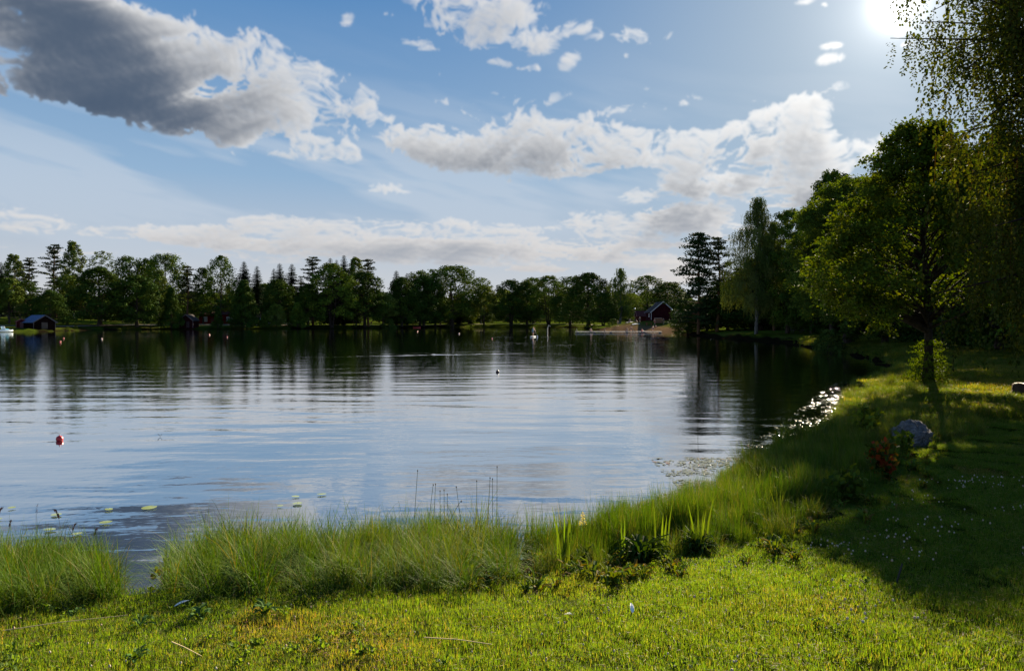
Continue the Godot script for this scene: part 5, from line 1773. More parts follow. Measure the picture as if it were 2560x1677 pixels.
# ---------- far buildings and beach ----------
func house(called: String, label: String, at: Vector3, turn: float, w: float, d: float, wall_h: float, rise: float, wall: Color, roof_c: Color, trim: Color, over := 0.35) -> Node3D:
	# gable faces local +z; ridge runs along z
	var o := thing(called, label, "house", at, turn)
	var b := Buf.new()
	b.box(Transform3D(Basis(), Vector3(0, wall_h * 0.5 - 0.3, 0)), Vector3(w, wall_h + 0.6, d), wall)
	for s in [-1.0, 1.0]:
		var z: float = d * 0.5 * s
		if s > 0.0: b.tri(Vector3(-w * 0.5, wall_h, z), Vector3(0, wall_h + rise, z), Vector3(w * 0.5, wall_h, z), wall)
		else: b.tri(Vector3(w * 0.5, wall_h, z), Vector3(0, wall_h + rise, z), Vector3(-w * 0.5, wall_h, z), wall)
	obj("wall", b.mesh(), M.planks, o)
	var slope := atan2(rise, w * 0.5)
	var len := sqrt(rise * rise + w * w * 0.25) + over
	for s in [-1.0, 1.0]:
		b = Buf.new()
		var t := Transform3D(Basis(Vector3(0, 0, 1), -slope * s), Vector3(s * cos(slope) * len * 0.5, wall_h + rise - sin(slope) * len * 0.5 + 0.07, 0))
		b.box(t, Vector3(len, 0.12, d + over * 2.0), roof_c)
		var r := obj("roof", b.mesh(), M.roofing, o)
		for e in [-1.0, 1.0]:
			b = Buf.new()
			b.box(Transform3D(t.basis, t.origin + Vector3(0, -0.03, e * (d * 0.5 + over + 0.02)) ), Vector3(len, 0.22, 0.05), trim)
			obj("bargeboard", b.mesh(), M.paint, r)
	for sx in [-1.0, 1.0]:
		b = Buf.new()
		b.box(Transform3D(Basis(), Vector3(sx * w * 0.5, wall_h * 0.5, d * 0.5 + 0.012)), Vector3(0.16, wall_h, 0.05), trim)
		obj("corner_board", b.mesh(), M.paint, o)
	return o


func window(o: Node3D, at: Vector3, w: float, hgt: float, frame: Color, glass := Color(0.05, 0.06, 0.08), turn := 0.0) -> void:
	var b := Buf.new()
	var t := Transform3D(Basis(Vector3.UP, turn), at)
	for s in [-1.0, 1.0]:
		b.box(t * Transform3D(Basis(), Vector3(s * (w * 0.5 - 0.05), 0, 0.03)), Vector3(0.1, hgt, 0.06), frame)
		b.box(t * Transform3D(Basis(), Vector3(0, s * (hgt * 0.5 - 0.05), 0.031)), Vector3(w - 0.2, 0.1, 0.06), frame)
	b.box(t * Transform3D(Basis(), Vector3(0, 0, 0.025)), Vector3(0.06, hgt - 0.2, 0.05), frame)
	var f := obj("window", b.mesh(), M.paint, o)
	b = Buf.new()
	b.box(t * Transform3D(Basis(), Vector3(0, 0, 0.006)), Vector3(w - 0.1, hgt - 0.1, 0.02), glass)
	obj("pane", b.mesh(), M.window_glass, f)


func door(o: Node3D, at: Vector3, w: float, hgt: float, col: Color, turn := 0.0) -> void:
	var b := Buf.new()
	b.box(Transform3D(Basis(Vector3.UP, turn), at), Vector3(w, hgt, 0.06), col, 0.015)
	var d := obj("door", b.mesh(), M.paint, o)
	b = Buf.new()
	b.box(Transform3D(Basis(Vector3.UP, turn), at + Basis(Vector3.UP, turn) * Vector3(w * 0.38, 0, 0.05)), Vector3(0.12, 0.04, 0.05), Color(0.3, 0.3, 0.3))
	obj("handle", b.mesh(), M.metal_sheet, d)


func ribbon(called: String, label: String, pts: Array, wid: float, col: Color, lift: float) -> void:
	var b := Buf.new()
	var path: Array[Vector2] = []
	for i in pts.size() - 1:
		var n := maxi(2, int(pts[i].distance_to(pts[i + 1]) / 2.5))
		for k in n: path.append(pts[i].lerp(pts[i + 1], float(k) / n))
	path.append(pts[-1])
	for i in path.size():
		var d: Vector2 = (path[mini(i + 1, path.size() - 1)] - path[maxi(i - 1, 0)]).normalized()
		var s := Vector2(-d.y, d.x) * wid * 0.5
		for e in [-1.0, 0.0, 1.0]:
			var p: Vector2 = path[i] + s * e
			b.v.append(on_ground(p.x, p.y, lift))
			b.c.append(col)
		if i > 0:
			var k := i * 3
			for e in 2:
				b.idx.append_array([k - 3 + e, k + e, k - 2 + e, k - 2 + e, k + e, k + 1 + e])
	b.n = normals_of(b)
	tag(obj(called, b.mesh(), M.gravel), label, "path", "", "structure")


func bench_table(label: String, at: Vector3, turn: float, col: Color, grp := "picnic tables") -> void:
	var o := thing("picnic_table", label, "picnic table", at, turn, grp)
	for k in 5:
		var b := Buf.new()
		b.box(Transform3D(Basis(), Vector3(0, 0.74, -0.32 + 0.16 * k)), Vector3(1.8, 0.045, 0.145), vary(col, 0.1), 0.008)
		obj("plank", b.mesh(), M.wood, o)
	for s in [-1.0, 1.0]:
		var b := Buf.new()
		b.box(Transform3D(Basis(), Vector3(0, 0.44, 0.72 * s)), Vector3(1.8, 0.045, 0.26), col, 0.008)
		obj("bench_seat", b.mesh(), M.wood, o)
		b = Buf.new()
		for e in [-1.0, 1.0]:
			b.box(Transform3D(Basis(Vector3.RIGHT, 0.5 * e), Vector3(0.65 * s, 0.36, 0.34 * e)), Vector3(0.07, 0.84, 0.10), col)
		b.box(Transform3D(Basis(), Vector3(0.65 * s, 0.40, 0)), Vector3(0.06, 0.1, 1.62), col)
		obj("leg_frame", b.mesh(), M.wood, o)


# one continuous body: smooth union of tapered bones, meshed by surface nets
func body(bones: Array, cell: float, paint: Callable) -> ArrayMesh:
	var lo := Vector3.ONE * 1e9
	var hi := -lo
	for q: Array in bones:
		var r := maxf(q[2], q[3]) + cell * 2.0
		for e in 2:
			lo = lo.min(q[e] - Vector3.ONE * r)
			hi = hi.max(q[e] + Vector3.ONE * r)
	var nx := int((hi.x - lo.x) / cell) + 2
	var ny := int((hi.y - lo.y) / cell) + 2
	var nz := int((hi.z - lo.z) / cell) + 2
	var f := PackedFloat32Array()
	f.resize(nx * ny * nz)
	for k in nz:
		for j in ny:
			for i in nx:
				var p := lo + Vector3(i, j, k) * cell
				var acc := 0.0
				for q: Array in bones:
					var a: Vector3 = q[0]
					var ab: Vector3 = q[1] - a
					var t := clampf((p - a).dot(ab) / maxf(ab.length_squared(), 1e-6), 0.0, 1.0)
					acc += exp(-26.0 * (p.distance_to(a + ab * t) - lerpf(q[2], q[3], t)))
				f[(k * ny + j) * nx + i] = -log(maxf(acc, 1e-12)) / 26.0
	var at := PackedInt32Array()
	at.resize(nx * ny * nz)
	at.fill(-1)
	var b := Buf.new()
	for k in nz - 1:
		for j in ny - 1:
			for i in nx - 1:
				var sum := Vector3.ZERO
				var cnt := 0
				for e in 12:
					var ax := e / 4
					var u := e & 1
					var w := (e >> 1) & 1
					var c0 := Vector3i(0, u, w) if ax == 0 else (Vector3i(u, 0, w) if ax == 1 else Vector3i(u, w, 0))
					var c1 := c0
					c1[ax] = 1
					var f0 := f[((k + c0.z) * ny + j + c0.y) * nx + i + c0.x]
					var f1 := f[((k + c1.z) * ny + j + c1.y) * nx + i + c1.x]
					if (f0 < 0.0) != (f1 < 0.0):
						sum += Vector3(c0).lerp(Vector3(c1), f0 / (f0 - f1))
						cnt += 1
				if cnt:
					at[(k * ny + j) * nx + i] = b.v.size()
					var p := lo + (Vector3(i, j, k) + sum / cnt) * cell
					b.v.append(p)
					b.c.append(paint.call(p))
	for k in range(1, nz - 1):
		for j in range(1, ny - 1):
			for i in range(1, nx - 1):
				var f0 := f[(k * ny + j) * nx + i]
				for ax in 3:
					var st: int = [1, nx, nx * ny][ax]
					var f1 := f[(k * ny + j) * nx + i + st]
					if (f0 < 0.0) == (f1 < 0.0): continue
					var s1: int = [nx, nx * ny, 1][ax]
					var s2: int = [nx * ny, 1, nx][ax]
					var c := (k * ny + j) * nx + i
					var q := [at[c - s1 - s2], at[c - s2], at[c], at[c - s1]]
					if q.min() < 0: continue
					if f0 < 0.0: b.idx.append_array([q[0], q[2], q[1], q[0], q[3], q[2]])
					else: b.idx.append_array([q[0], q[1], q[2], q[0], q[2], q[3]])
	var nn := PackedVector3Array()
	nn.resize(b.v.size())
	for t in range(0, b.idx.size(), 3):
		var m := (b.v[b.idx[t + 2]] - b.v[b.idx[t]]).cross(b.v[b.idx[t + 1]] - b.v[b.idx[t]])
		for e in 3: nn[b.idx[t + e]] += m
	for i in nn.size(): nn[i] = nn[i].normalized()
	b.n = nn
	return b.mesh()


func person(label: String, at: Vector3, turn: float, pose: String, tall: float, shirt: Color, legs: Color, skin := Color(0.42, 0.24, 0.16), grp := "") -> Node3D:
	var o := thing("person", label, "person", at, turn, grp)
	var s := tall / 1.75
	var hip := Vector3(0, 0.92, 0)
	var bones := []
	var kn := [Vector3(-0.11, 0.50, 0.03), Vector3(0.11, 0.50, 0.05)]
	var ft := [Vector3(-0.12, 0.07, -0.03), Vector3(0.13, 0.07, 0.02)]
	var el := [Vector3(-0.27, 1.12, -0.03), Vector3(0.27, 1.12, -0.03)]
	var hd := [Vector3(-0.27, 0.86, 0.08), Vector3(0.27, 0.86, 0.08)]
	if pose == "sit":
		hip = Vector3(0, 0.12, 0)
		kn = [Vector3(-0.12, 0.42, 0.36), Vector3(0.13, 0.40, 0.36)]
		ft = [Vector3(-0.12, 0.06, 0.62), Vector3(0.13, 0.06, 0.60)]
	elif pose == "paddle":
		hip = Vector3(0, 0.88, -0.05)
		kn = [Vector3(-0.14, 0.50, 0.08), Vector3(0.14, 0.50, 0.08)]
	var sh := hip + Vector3(0, 0.50, 0.02 if pose != "paddle" else 0.10)
	if pose == "sit":
		el = [hip + Vector3(-0.27, 0.28, 0.08), hip + Vector3(0.27, 0.28, 0.08)]
		hd = [Vector3(-0.16, 0.42, 0.30), Vector3(0.17, 0.40, 0.30)]
	elif pose == "paddle":
		el = [Vector3(-0.28, 1.22, 0.22), Vector3(0.20, 1.30, 0.30)]
		hd = [Vector3(-0.10, 1.05, 0.40), Vector3(0.22, 1.48, 0.42)]
	bones.append([hip, hip + Vector3(0, 0.22, 0), 0.135, 0.125])
	bones.append([hip + Vector3(0, 0.22, 0), sh - Vector3(0, 0.06, 0), 0.125, 0.135])
	bones.append([sh + Vector3(-0.15, -0.03, 0), sh + Vector3(0.15, -0.03, 0), 0.075, 0.075])
	bones.append([sh, sh + Vector3(0, 0.14, 0.01), 0.06, 0.05])
	bones.append([sh + Vector3(0, 0.20, 0.02), sh + Vector3(0, 0.27, 0.015), 0.085, 0.09])
	bones.append([sh + Vector3(0, 0.19, 0.10), sh + Vector3(0, 0.215, 0.095), 0.018, 0.014])
	for i in 2:
		var x: float = [-1.0, 1.0][i]
		bones.append([hip + Vector3(0.09 * x, -0.02, 0), kn[i], 0.085, 0.058])
		bones.append([kn[i], ft[i], 0.056, 0.040])
		bones.append([ft[i], ft[i] + Vector3(0.02 * x, -0.03, 0.14), 0.042, 0.032])
		bones.append([sh + Vector3(0.18 * x, -0.04, 0), el[i], 0.052, 0.042])
		bones.append([el[i], hd[i], 0.040, 0.030])
		bones.append([hd[i], hd[i] + (hd[i] - el[i]).normalized() * 0.10, 0.034, 0.024])
	for q: Array in bones:
		for e in 4: q[e] = q[e] * s
	var hy := hip.y * s
	var sy := sh.y * s
	var paint := func(p: Vector3) -> Color:
		if p.y > sy + 0.02 * s: return skin
		if p.y > hy + 0.06 * s and absf(p.x) < 0.24 * s and p.z < 0.22 * s: return shirt
		if p.distance_to(hip * s) < 0.30 * s: return legs
		return skin
	obj("body", body(bones, 0.045 * s, paint), M.skin, o)
	var b := Buf.new()
	var top := (sh + Vector3(0, 0.255, 0)) * s
	b.lathe(top, PackedVector2Array([Vector2(0.098, -0.03), Vector2(0.102, 0.02), Vector2(0.085, 0.07), Vector2(0.045, 0.105), Vector2(0.001, 0.112)]), 12, Color(0.08, 0.05, 0.03))
	obj("hair", b.mesh(), M.cloth, o)
	return o


func lamp_post(label: String, at: Vector3, hgt: float) -> void:
	var o := thing("lamp_post", label, "lamp post", at)
	var b := Buf.new()
	b.tube(PackedVector3Array([Vector3(0, -0.3, 0), Vector3(0, hgt, 0)]), PackedFloat32Array([0.06, 0.045]), 8, Color(0.05, 0.055, 0.05))
	obj("pole", b.mesh(), M.paint, o)
	b = Buf.new()
	b.lathe(Vector3(0, hgt, 0), PackedVector2Array([Vector2(0.06, 0.0), Vector2(0.22, 0.05), Vector2(0.25, 0.16), Vector2(0.18, 0.28), Vector2(0.0, 0.33)]), 12, Color(0.82, 0.80, 0.78))
	obj("lamp_globe", b.mesh(), M.plastic, o)


func make_far_things() -> void:
	var red := Color(0.22, 0.022, 0.020)
	var dark := Color(0.045, 0.012, 0.012)
	var white := Color(0.72, 0.72, 0.72)
	# the cabin above the beach
	var cab := house("cabin", "dark red cabin with pale bargeboards on the mound above the beach", on_ground(42.8, -228.0, -0.1), 0.0, 6.6, 9.0, 2.3, 2.8, Color(0.040, 0.008, 0.012), Color(0.045, 0.042, 0.045), Color(0.36, 0.37, 0.40), 0.5)
	door(cab, Vector3(3.33, 1.0, 3.0), 0.06, 2.0, white, PI * 0.5)
	window(cab, Vector3(-3.3, 1.3, 1.0), 1.0, 1.0, white, Color(0.05, 0.06, 0.08), -PI * 0.5)
	var back := house("house", "low dull red house half hidden behind the cabin's left eave", on_ground(43.2, -248.0, 0.2), 1.5708, 5.0, 8.0, 2.6, 1.6, Color(0.07, 0.014, 0.014), Color(0.09, 0.03, 0.03), Color(0.2, 0.05, 0.05))
	window(back, Vector3(2.5, 1.3, -1.0), 1.0, 0.9, white, Color(0.05, 0.06, 0.08), PI * 0.5)
	var side := house("house", "small house with a pale roof edge behind the lamp, right of the cabin", on_ground(50.5, -237.0), 0.0, 4.4, 6.0, 2.3, 1.5, Color(0.12, 0.016, 0.02), Color(0.13, 0.11, 0.10), Color(0.45, 0.35, 0.30))
	door(side, Vector3(1.2, 1.0, 3.02), 0.85, 2.0, Color(0.40, 0.03, 0.05))
	# boathouse at the far left
	var bh := house("boathouse", "dark boathouse with a blue-grey sheet roof at the left shore", on_ground(-124.0, -206.5, -0.15), 1.05, 5.6, 5.2, 1.8, 1.7, Color(0.009, 0.004, 0.004), Color(0.10, 0.17, 0.32), Color(0.02, 0.02, 0.03), 0.5)
	door(bh, Vector3(0, 0.85, 2.63), 1.6, 1.7, Color(0.008, 0.004, 0.004))
	# red shed leaning against the boathouse
	var shed := house("shed", "low red shed close against the left wall of the boathouse", on_ground(-128.6, -206.5, -0.2), 0.6, 2.4, 4.0, 1.8, 0.6, Color(0.07, 0.012, 0.016), Color(0.10, 0.02, 0.03), Color(0.12, 0.03, 0.03), 0.2)
	door(shed, Vector3(0, 0.85, 2.02), 0.8, 1.6, Color(0.06, 0.015, 0.02))
	# shelter with red roof
	var sh := thing("shelter", "open shelter with a reddish roof on dark posts at the far left", "shelter", on_ground(-168.5, -270.0, -0.2))
	var b := Buf.new()
	for s in [-1.0, 1.0]:
		b = Buf.new()
		b.box(Transform3D(Basis(Vector3.RIGHT, 0.42 * s), Vector3(0, 2.75, 0.85 * s)), Vector3(7.2, 0.12, 2.0), Color(0.42, 0.13, 0.09))
		obj("roof", b.mesh(), M.roofing, sh)
	for i in 4:
		for s in [-1.0, 1.0]:
			b = Buf.new()
			b.box(Transform3D(Basis(), Vector3(-3.2 + 2.13 * i, 1.0, 1.4 * s)), Vector3(0.2, 3.0, 0.2), Color(0.035, 0.025, 0.02))
			obj("post", b.mesh(), M.wood, sh)
	for yy in [0.5, 1.1]:
		b = Buf.new()
		b.box(Transform3D(Basis(), Vector3(0, yy, 1.55)), Vector3(7.0, 0.16, 0.08), Color(0.04, 0.03, 0.025))
		obj("rail", b.mesh(), M.wood, sh)
	# rail fence in front of it
	var fe := thing("rail_fence", "dark two-rail fence on the meadow below the shelter", "fence", on_ground(-174.0, -266.0))
	for i in 9:
		b = Buf.new()
		b.box(Transform3D(Basis(), Vector3(-9.0 + i * 2.6, 0.6, 0)), Vector3(0.14, 1.6, 0.14), Color(0.04, 0.03, 0.025))
		obj("post", b.mesh(), M.wood, fe)
	for yy in [0.55, 1.15]:
		b = Buf.new()
		b.box(Transform3D(Basis(), Vector3(1.4, yy, 0.1)), Vector3(21.0, 0.14, 0.05), Color(0.04, 0.03, 0.025))
		obj("rail", b.mesh(), M.wood, fe)
	# red house with white windows
	var rh := house("house", "long red house with white-framed windows behind the shore road", on_ground(-111.5, -303.0, -0.2), 1.5708, 7.0, 15.0, 3.6, 1.0, red, Color(0.09, 0.02, 0.02), Color(0.30, 0.03, 0.03))
	for z in [5.6, 3.7, 0.4, -5.0]:
		window(rh, Vector3(-3.5, 1.9, z), 1.4, 1.9, white, Color(0.45, 0.47, 0.50), -PI * 0.5)
	door(rh, Vector3(-3.53, 1.1, -2.4), 1.1, 2.2, Color(0.12, 0.02, 0.02), -PI * 0.5)
	# house with the chimney
	var ch := house("house", "small dark house with a brown roof and brick chimney behind the young trees", on_ground(-95.6, -303.0, -0.1), 1.5708, 7.5, 9.5, 2.9, 2.0, Color(0.03, 0.03, 0.035), Color(0.26, 0.12, 0.08), Color(0.62, 0.62, 0.62))
	for z in [3.2, 0.6, -2.4]:
		window(ch, Vector3(-3.75, 1.5, z), 1.2, 2.2, white, Color(0.06, 0.07, 0.09), -PI * 0.5)
	b = Buf.new()
	b.box(Transform3D(Basis(), Vector3(0.2, 5.0, 0.0)), Vector3(1.1, 2.4, 1.1), Color(0.34, 0.10, 0.07))
	b.box(Transform3D(Basis(), Vector3(0.2, 6.28, 0.0)), Vector3(1.3, 0.16, 1.3), Color(0.25, 0.08, 0.06))
	obj("chimney", b.mesh(), M.planks, ch)
	# dark shed between the conifers
	var ds := house("shed", "small black shed with a slanting roof right of the dark cone-shaped shore tree", on_ground(-108.0, -263.5, -0.3), 0.0, 4.6, 5.0, 2.4, 1.9, dark, Color(0.06, 0.05, 0.05), Color(0.12, 0.08, 0.08))
	door(ds, Vector3(0.6, 1.0, 2.52), 1.0, 2.0, Color(0.03, 0.01, 0.01))
	# white fence
	fe = thing("white_fence", "short white board fence beside the chimney house", "fence", on_ground(-84.0, -291.0))
	for i in 4:
		b = Buf.new()
		b.box(Transform3D(Basis(), Vector3(-2.4 + i * 1.6, 0.5, 0)), Vector3(0.12, 1.3, 0.12), white)
		obj("post", b.mesh(), M.paint, fe)
	for yy in [0.35, 0.8]:
		b = Buf.new()
		b.box(Transform3D(Basis(), Vector3(0, yy, 0.08)), Vector3(5.2, 0.18, 0.04), white)
		obj("rail", b.mesh(), M.paint, fe)
	# roads and paths
	ribbon("shore_road", "pale gravel road along the left far shore", [Vector2(-180, -222), Vector2(-150, -215), Vector2(-134, -222), Vector2(-128, -262), Vector2(-110, -279), Vector2(-90, -281), Vector2(-66, -293), Vector2(-48, -316), Vector2(-30, -352)], 4.6, Color(0.40, 0.33, 0.28), 0.22)
	ribbon("footpath", "light footpath across the lawns in the middle of the far shore", [Vector2(-30, -352), Vector2(-8, -364), Vector2(14, -362), Vector2(34, -346), Vector2(38, -300), Vector2(37, -255)], 2.4, Color(0.38, 0.33, 0.26), 0.22)
	ribbon("beach_path", "pale path leaving the beach lawn to the right", [Vector2(46, -192), Vector2(50, -200), Vector2(60, -206)], 2.6, Color(0.42, 0.36, 0.32), 0.12)
	# lamp posts
	lamp_post("lamp post with a white globe in front of the cabin's right corner", on_ground(43.9, -216.0), 3.7)
	lamp_post("lamp post with a white globe under the tall birch by the beach lawn", on_ground(34.6, -222.0), 3.9)
	lamp_post("lamp post with a small white globe among the dark trees left of the beach", on_ground(23.4, -355.0), 5.5)
	# playground and group in the middle
	var sw := thing("swing_frame", "red swing frame on the lawn behind the lakeside alders", "swing", on_ground(-49.0, -325.0))
	for s in [-1.0, 1.0]:
		for e in [-1.0, 1.0]:
			b = Buf.new()
			b.tube(PackedVector3Array([Vector3(s * 1.6, 0, e * 1.1), Vector3(s * 1.45, 4.4, 0)]), PackedFloat32Array([0.13, 0.13]), 6, Color(0.45, 0.04, 0.03))
			obj("leg", b.mesh(), M.paint, sw)
	b = Buf.new()
	b.tube(PackedVector3Array([Vector3(-1.6, 4.4, 0), Vector3(1.6, 4.4, 0)]), PackedFloat32Array([0.1, 0.1]), 6, Color(0.45, 0.04, 0.03))
	obj("crossbar", b.mesh(), M.paint, sw)
	for s in [-0.6, 0.6]:
		b = Buf.new()
		b.box(Transform3D(Basis(), Vector3(s, 0.7, 0)), Vector3(0.5, 0.06, 0.22), Color(0.03, 0.03, 0.03))
		for e in [-0.22, 0.22]:
			b.tube(PackedVector3Array([Vector3(s + e, 0.72, 0), Vector3(s + e, 4.4, 0)]), PackedFloat32Array([0.012, 0.012]), 4, Color(0.3, 0.3, 0.3))
		obj("swing_seat", b.mesh(), M.plastic, sw)
	var boat := thing("rowing_boat", "red rowing boat drawn up at the shaded bank below the squat spruce", "boat", on_ground(-38.5, -318.8, 0.25), 0.3)
	b = hull(3.2, 1.2, 0.5, Color(0.48, 0.05, 0.04))
	obj("hull", b.mesh(), M.plastic, boat)
	for z in [-0.5, 0.5]:
		b = Buf.new()
		b.box(Transform3D(Basis(), Vector3(z, 0.36, 0)), Vector3(0.25, 0.04, 0.95), Color(0.35, 0.1, 0.06))
		obj("thwart", b.mesh(), M.wood, boat)
	var kl := ["child in an orange shirt, leftmost of the group on the far road", "person in dark clothes second in the group on the far road", "person in a red top in the middle of the group on the far road", "person in a pale top bending a little, in the group on the far road", "person in a pink top near the alder trunks on the far road", "tall person in orange just left of the alder trunks"]
	for i in 6:
		person(kl[i], on_ground(-64.5 + i * 1.9, -297.0 - 2.2 * i + rnd(-0.6, 0.6), 0.22), rnd(-1, 1), "stand", 1.45 + 0.1 * (i % 3), [Color(0.5, 0.2, 0.06), Color(0.06, 0.06, 0.09), Color(0.45, 0.08, 0.05), Color(0.5, 0.4, 0.34), Color(0.5, 0.22, 0.2), Color(0.55, 0.2, 0.07)][i], Color(0.06, 0.06, 0.09), Color(0.42, 0.24, 0.16), "group on the far road")
	# dock
	var dk := thing("dock", "long low floating dock in front of the beach", "dock", Vector3(24.6, WATER, -182.0), 0.03)
	for i in 10:
		b = Buf.new()
		b.box(Transform3D(Basis(), Vector3(-9.0 + 2.0 * i, 0.24, 0)), Vector3(1.94, 0.10, 1.8), vary(Color(0.50, 0.48, 0.46), 0.08), 0.02)
		obj("deck_section", b.mesh(), M.wood, dk)
	for i in 6:
		b = Buf.new()
		b.lathe(Vector3(-9.5 + 3.8 * i, 0, 0.6), PackedVector2Array([Vector2(0.001, -0.3), Vector2(0.3, -0.3), Vector2(0.3, 0.18), Vector2(0.001, 0.18)]), 10, Color(0.03, 0.03, 0.03))
		obj("float", b.mesh(), M.plastic, dk)
	for i in 3:
		b = Buf.new()
		b.tube(PackedVector3Array([Vector3(-9.8 + 6.5 * i, -1.0, 0.95), Vector3(-9.8 + 6.5 * i, 1.0, 0.95)]), PackedFloat32Array([0.07, 0.07]), 6, Color(0.2, 0.18, 0.15))
		obj("post", b.mesh(), M.wood, dk)
	var dy := WATER + 0.29
	person("child sitting at the left end of the dock", Vector3(18.2, dy, -182.0), 0.4, "sit", 1.5, Color(0.40, 0.25, 0.18), Color(0.1, 0.1, 0.3))
	person("person in dark swimwear sitting by the middle of the dock", Vector3(26.6, dy, -181.9), -0.6, "sit", 1.6, Color(0.04, 0.04, 0.06), Color(0.04, 0.04, 0.06))
	person("child standing on the dock next to the sitting person in dark swimwear", Vector3(27.5, dy, -182.1), 0.2, "stand", 1.3, Color(0.42, 0.24, 0.16), Color(0.05, 0.04, 0.05))
	person("small child in red sitting on the dock between two standing children", Vector3(30.0, dy, -182.0), 0.9, "sit", 1.35, Color(0.45, 0.10, 0.08), Color(0.3, 0.05, 0.05))
	person("child standing at the landward end of the dock, reddish hair", Vector3(32.6, dy, -182.1), -0.4, "stand", 1.35, Color(0.42, 0.24, 0.16), Color(0.08, 0.05, 0.08))
	# on the beach lawn
	person("man in dark clothes standing upright on the beach lawn", on_ground(36.0, -222.0), 0.3, "stand", 1.7, Color(0.03, 0.03, 0.035), Color(0.03, 0.03, 0.035))
	person("person sitting in the grass left of the upright man", on_ground(35.1, -222.5), 0.8, "sit", 1.65, Color(0.05, 0.05, 0.06), Color(0.05, 0.05, 0.06))
	person("sunbather sitting by the tall birch trunk on the beach lawn", on_ground(33.8, -226.0), -0.5, "sit", 1.65, Color(0.10, 0.10, 0.14), Color(0.06, 0.06, 0.08))
	person("bather in red trunks standing beside the brown box on the beach", on_ground(39.1, -216.0), 0.1, "stand", 1.6, Color(0.42, 0.20, 0.14), Color(0.5, 0.06, 0.05))
	person("person in black standing at the right of the brown box", on_ground(41.5, -216.0), 0.5, "stand", 1.65, Color(0.03, 0.03, 0.03), Color(0.03, 0.03, 0.03))
	person("child in a red suit crouching on the sand before the brown box", on_ground(37.7, -207.0), 0.2, "sit", 1.3, Color(0.5, 0.07, 0.05), Color(0.5, 0.07, 0.05))
	person("bather walking on the sand at the left end of the beach", on_ground(29.8, -222.0), 1.2, "stand", 1.6, Color(0.42, 0.25, 0.18), Color(0.08, 0.08, 0.1))
	person("sunbather sitting on the dark blanket in front of the lamp", on_ground(44.6, -213.2), -0.4, "sit", 1.65, Color(0.30, 0.05, 0.06), Color(0.05, 0.05, 0.07))
	for q: Array in [[34.5, -219.5, Color(0.75, 0.74, 0.72), "white towel spread on the grass before the sitting person", 0.1], [44.2, -213.0, Color(0.30, 0.32, 0.38), "grey blanket spread in front of the lamp", -0.1], [33.6, -225.5, Color(0.10, 0.11, 0.16), "dark blanket under the sunbather by the birch trunk", 0.2]]:
		b = Buf.new()
		for i in 6:
			for j in 3:
				var p := func(u: int, w: int) -> Vector3:
					var x := -1.1 + 2.2 * u / 6.0
					var z := -0.6 + 1.2 * w / 3.0
					return on_ground(float(q[0]) + x, float(q[1]) + z, 0.06 + 0.02 * sin(u * 2.0 + w)) - on_ground(q[0], q[1])
				b.quad(p.call(i, j), p.call(i + 1, j), p.call(i + 1, j + 1), p.call(i, j + 1), q[2])
		var o := obj("blanket", b.mesh(), M.cloth)
		o.position = on_ground(q[0], q[1])
		tag(o, q[3], "blanket")
	bench_table("red-brown picnic table on the beach lawn beside the brown box", on_ground(37.4, -215.0), 0.1, Color(0.20, 0.05, 0.03))
	bench_table("dark picnic table alone in the shade of the right bank", on_ground(40.5, -112.0), 0.2, Color(0.06, 0.055, 0.05))
	var bx := thing("storage_box", "brown wooden box standing on the beach lawn", "box", on_ground(40.5, -218.0), 0.1)
	for k in 5:
		b = Buf.new()
		b.box(Transform3D(Basis(), Vector3(0, 0.18 + 0.26 * k, 0)), Vector3(2.0, 0.24, 1.1), vary(Color(0.22, 0.10, 0.05), 0.12), 0.02)
		obj("plank", b.mesh(), M.wood, bx)
	b = Buf.new()
	b.box(Transform3D(Basis(Vector3.RIGHT, 0.12), Vector3(0, 1.40, 0)), Vector3(2.12, 0.08, 1.25), Color(0.26, 0.13, 0.07), 0.02)
	obj("lid", b.mesh(), M.wood, bx)
	var gr := thing("garden_chair", "dark folding chair at the right end of the beach lawn", "chair", on_ground(46.0, -213.0), -0.5)
	b = Buf.new()
	b.box(Transform3D(Basis(), Vector3(0, 0.45, 0)), Vector3(0.7, 0.06, 0.6), Color(0.05, 0.03, 0.03))
	obj("seat", b.mesh(), M.cloth, gr)
	b = Buf.new()
	b.box(Transform3D(Basis(Vector3.RIGHT, -0.25), Vector3(0, 0.95, -0.36)), Vector3(0.7, 0.95, 0.05), Color(0.10, 0.02, 0.03))
	obj("backrest", b.mesh(), M.cloth, gr)
	for s in [-1.0, 1.0]:
		for e in [-1.0, 1.0]:
			b = Buf.new()
			b.tube(PackedVector3Array([Vector3(s * 0.33, 0.45, e * 0.27), Vector3(s * 0.36, 0, -e * 0.3)]), PackedFloat32Array([0.025, 0.025]), 5, Color(0.03, 0.03, 0.03))
			obj("leg", b.mesh(), M.metal_sheet, gr)
	# stand-up paddler
	var board := thing("paddle_board", "pale paddle board under the standing paddler in the middle of the lake", "paddle board", Vector3(3.52, WATER + 0.02, -132.2), 1.35)
	b = hull(3.3, 0.8, 0.12, Color(0.70, 0.72, 0.74))
	obj("deck", b.mesh(), M.plastic, board)
	b = Buf.new()
	b.tri(Vector3(-1.3, -0.02, 0.0), Vector3(-1.05, -0.02, 0.01), Vector3(-1.3, -0.25, 0.0), Color(0.1, 0.1, 0.1))
	obj("fin", b.mesh(), M.plastic, board)
	person("paddler in blue standing on the pale paddle board", Vector3(3.52, WATER + 0.12, -132.2), 1.9, "paddle", 1.6, Color(0.05, 0.12, 0.20), Color(0.05, 0.08, 0.14))
	var pd := thing("paddle", "paddle held by the standing paddler", "paddle", Vector3(3.75, WATER + 0.1, -132.0))
	b = Buf.new()
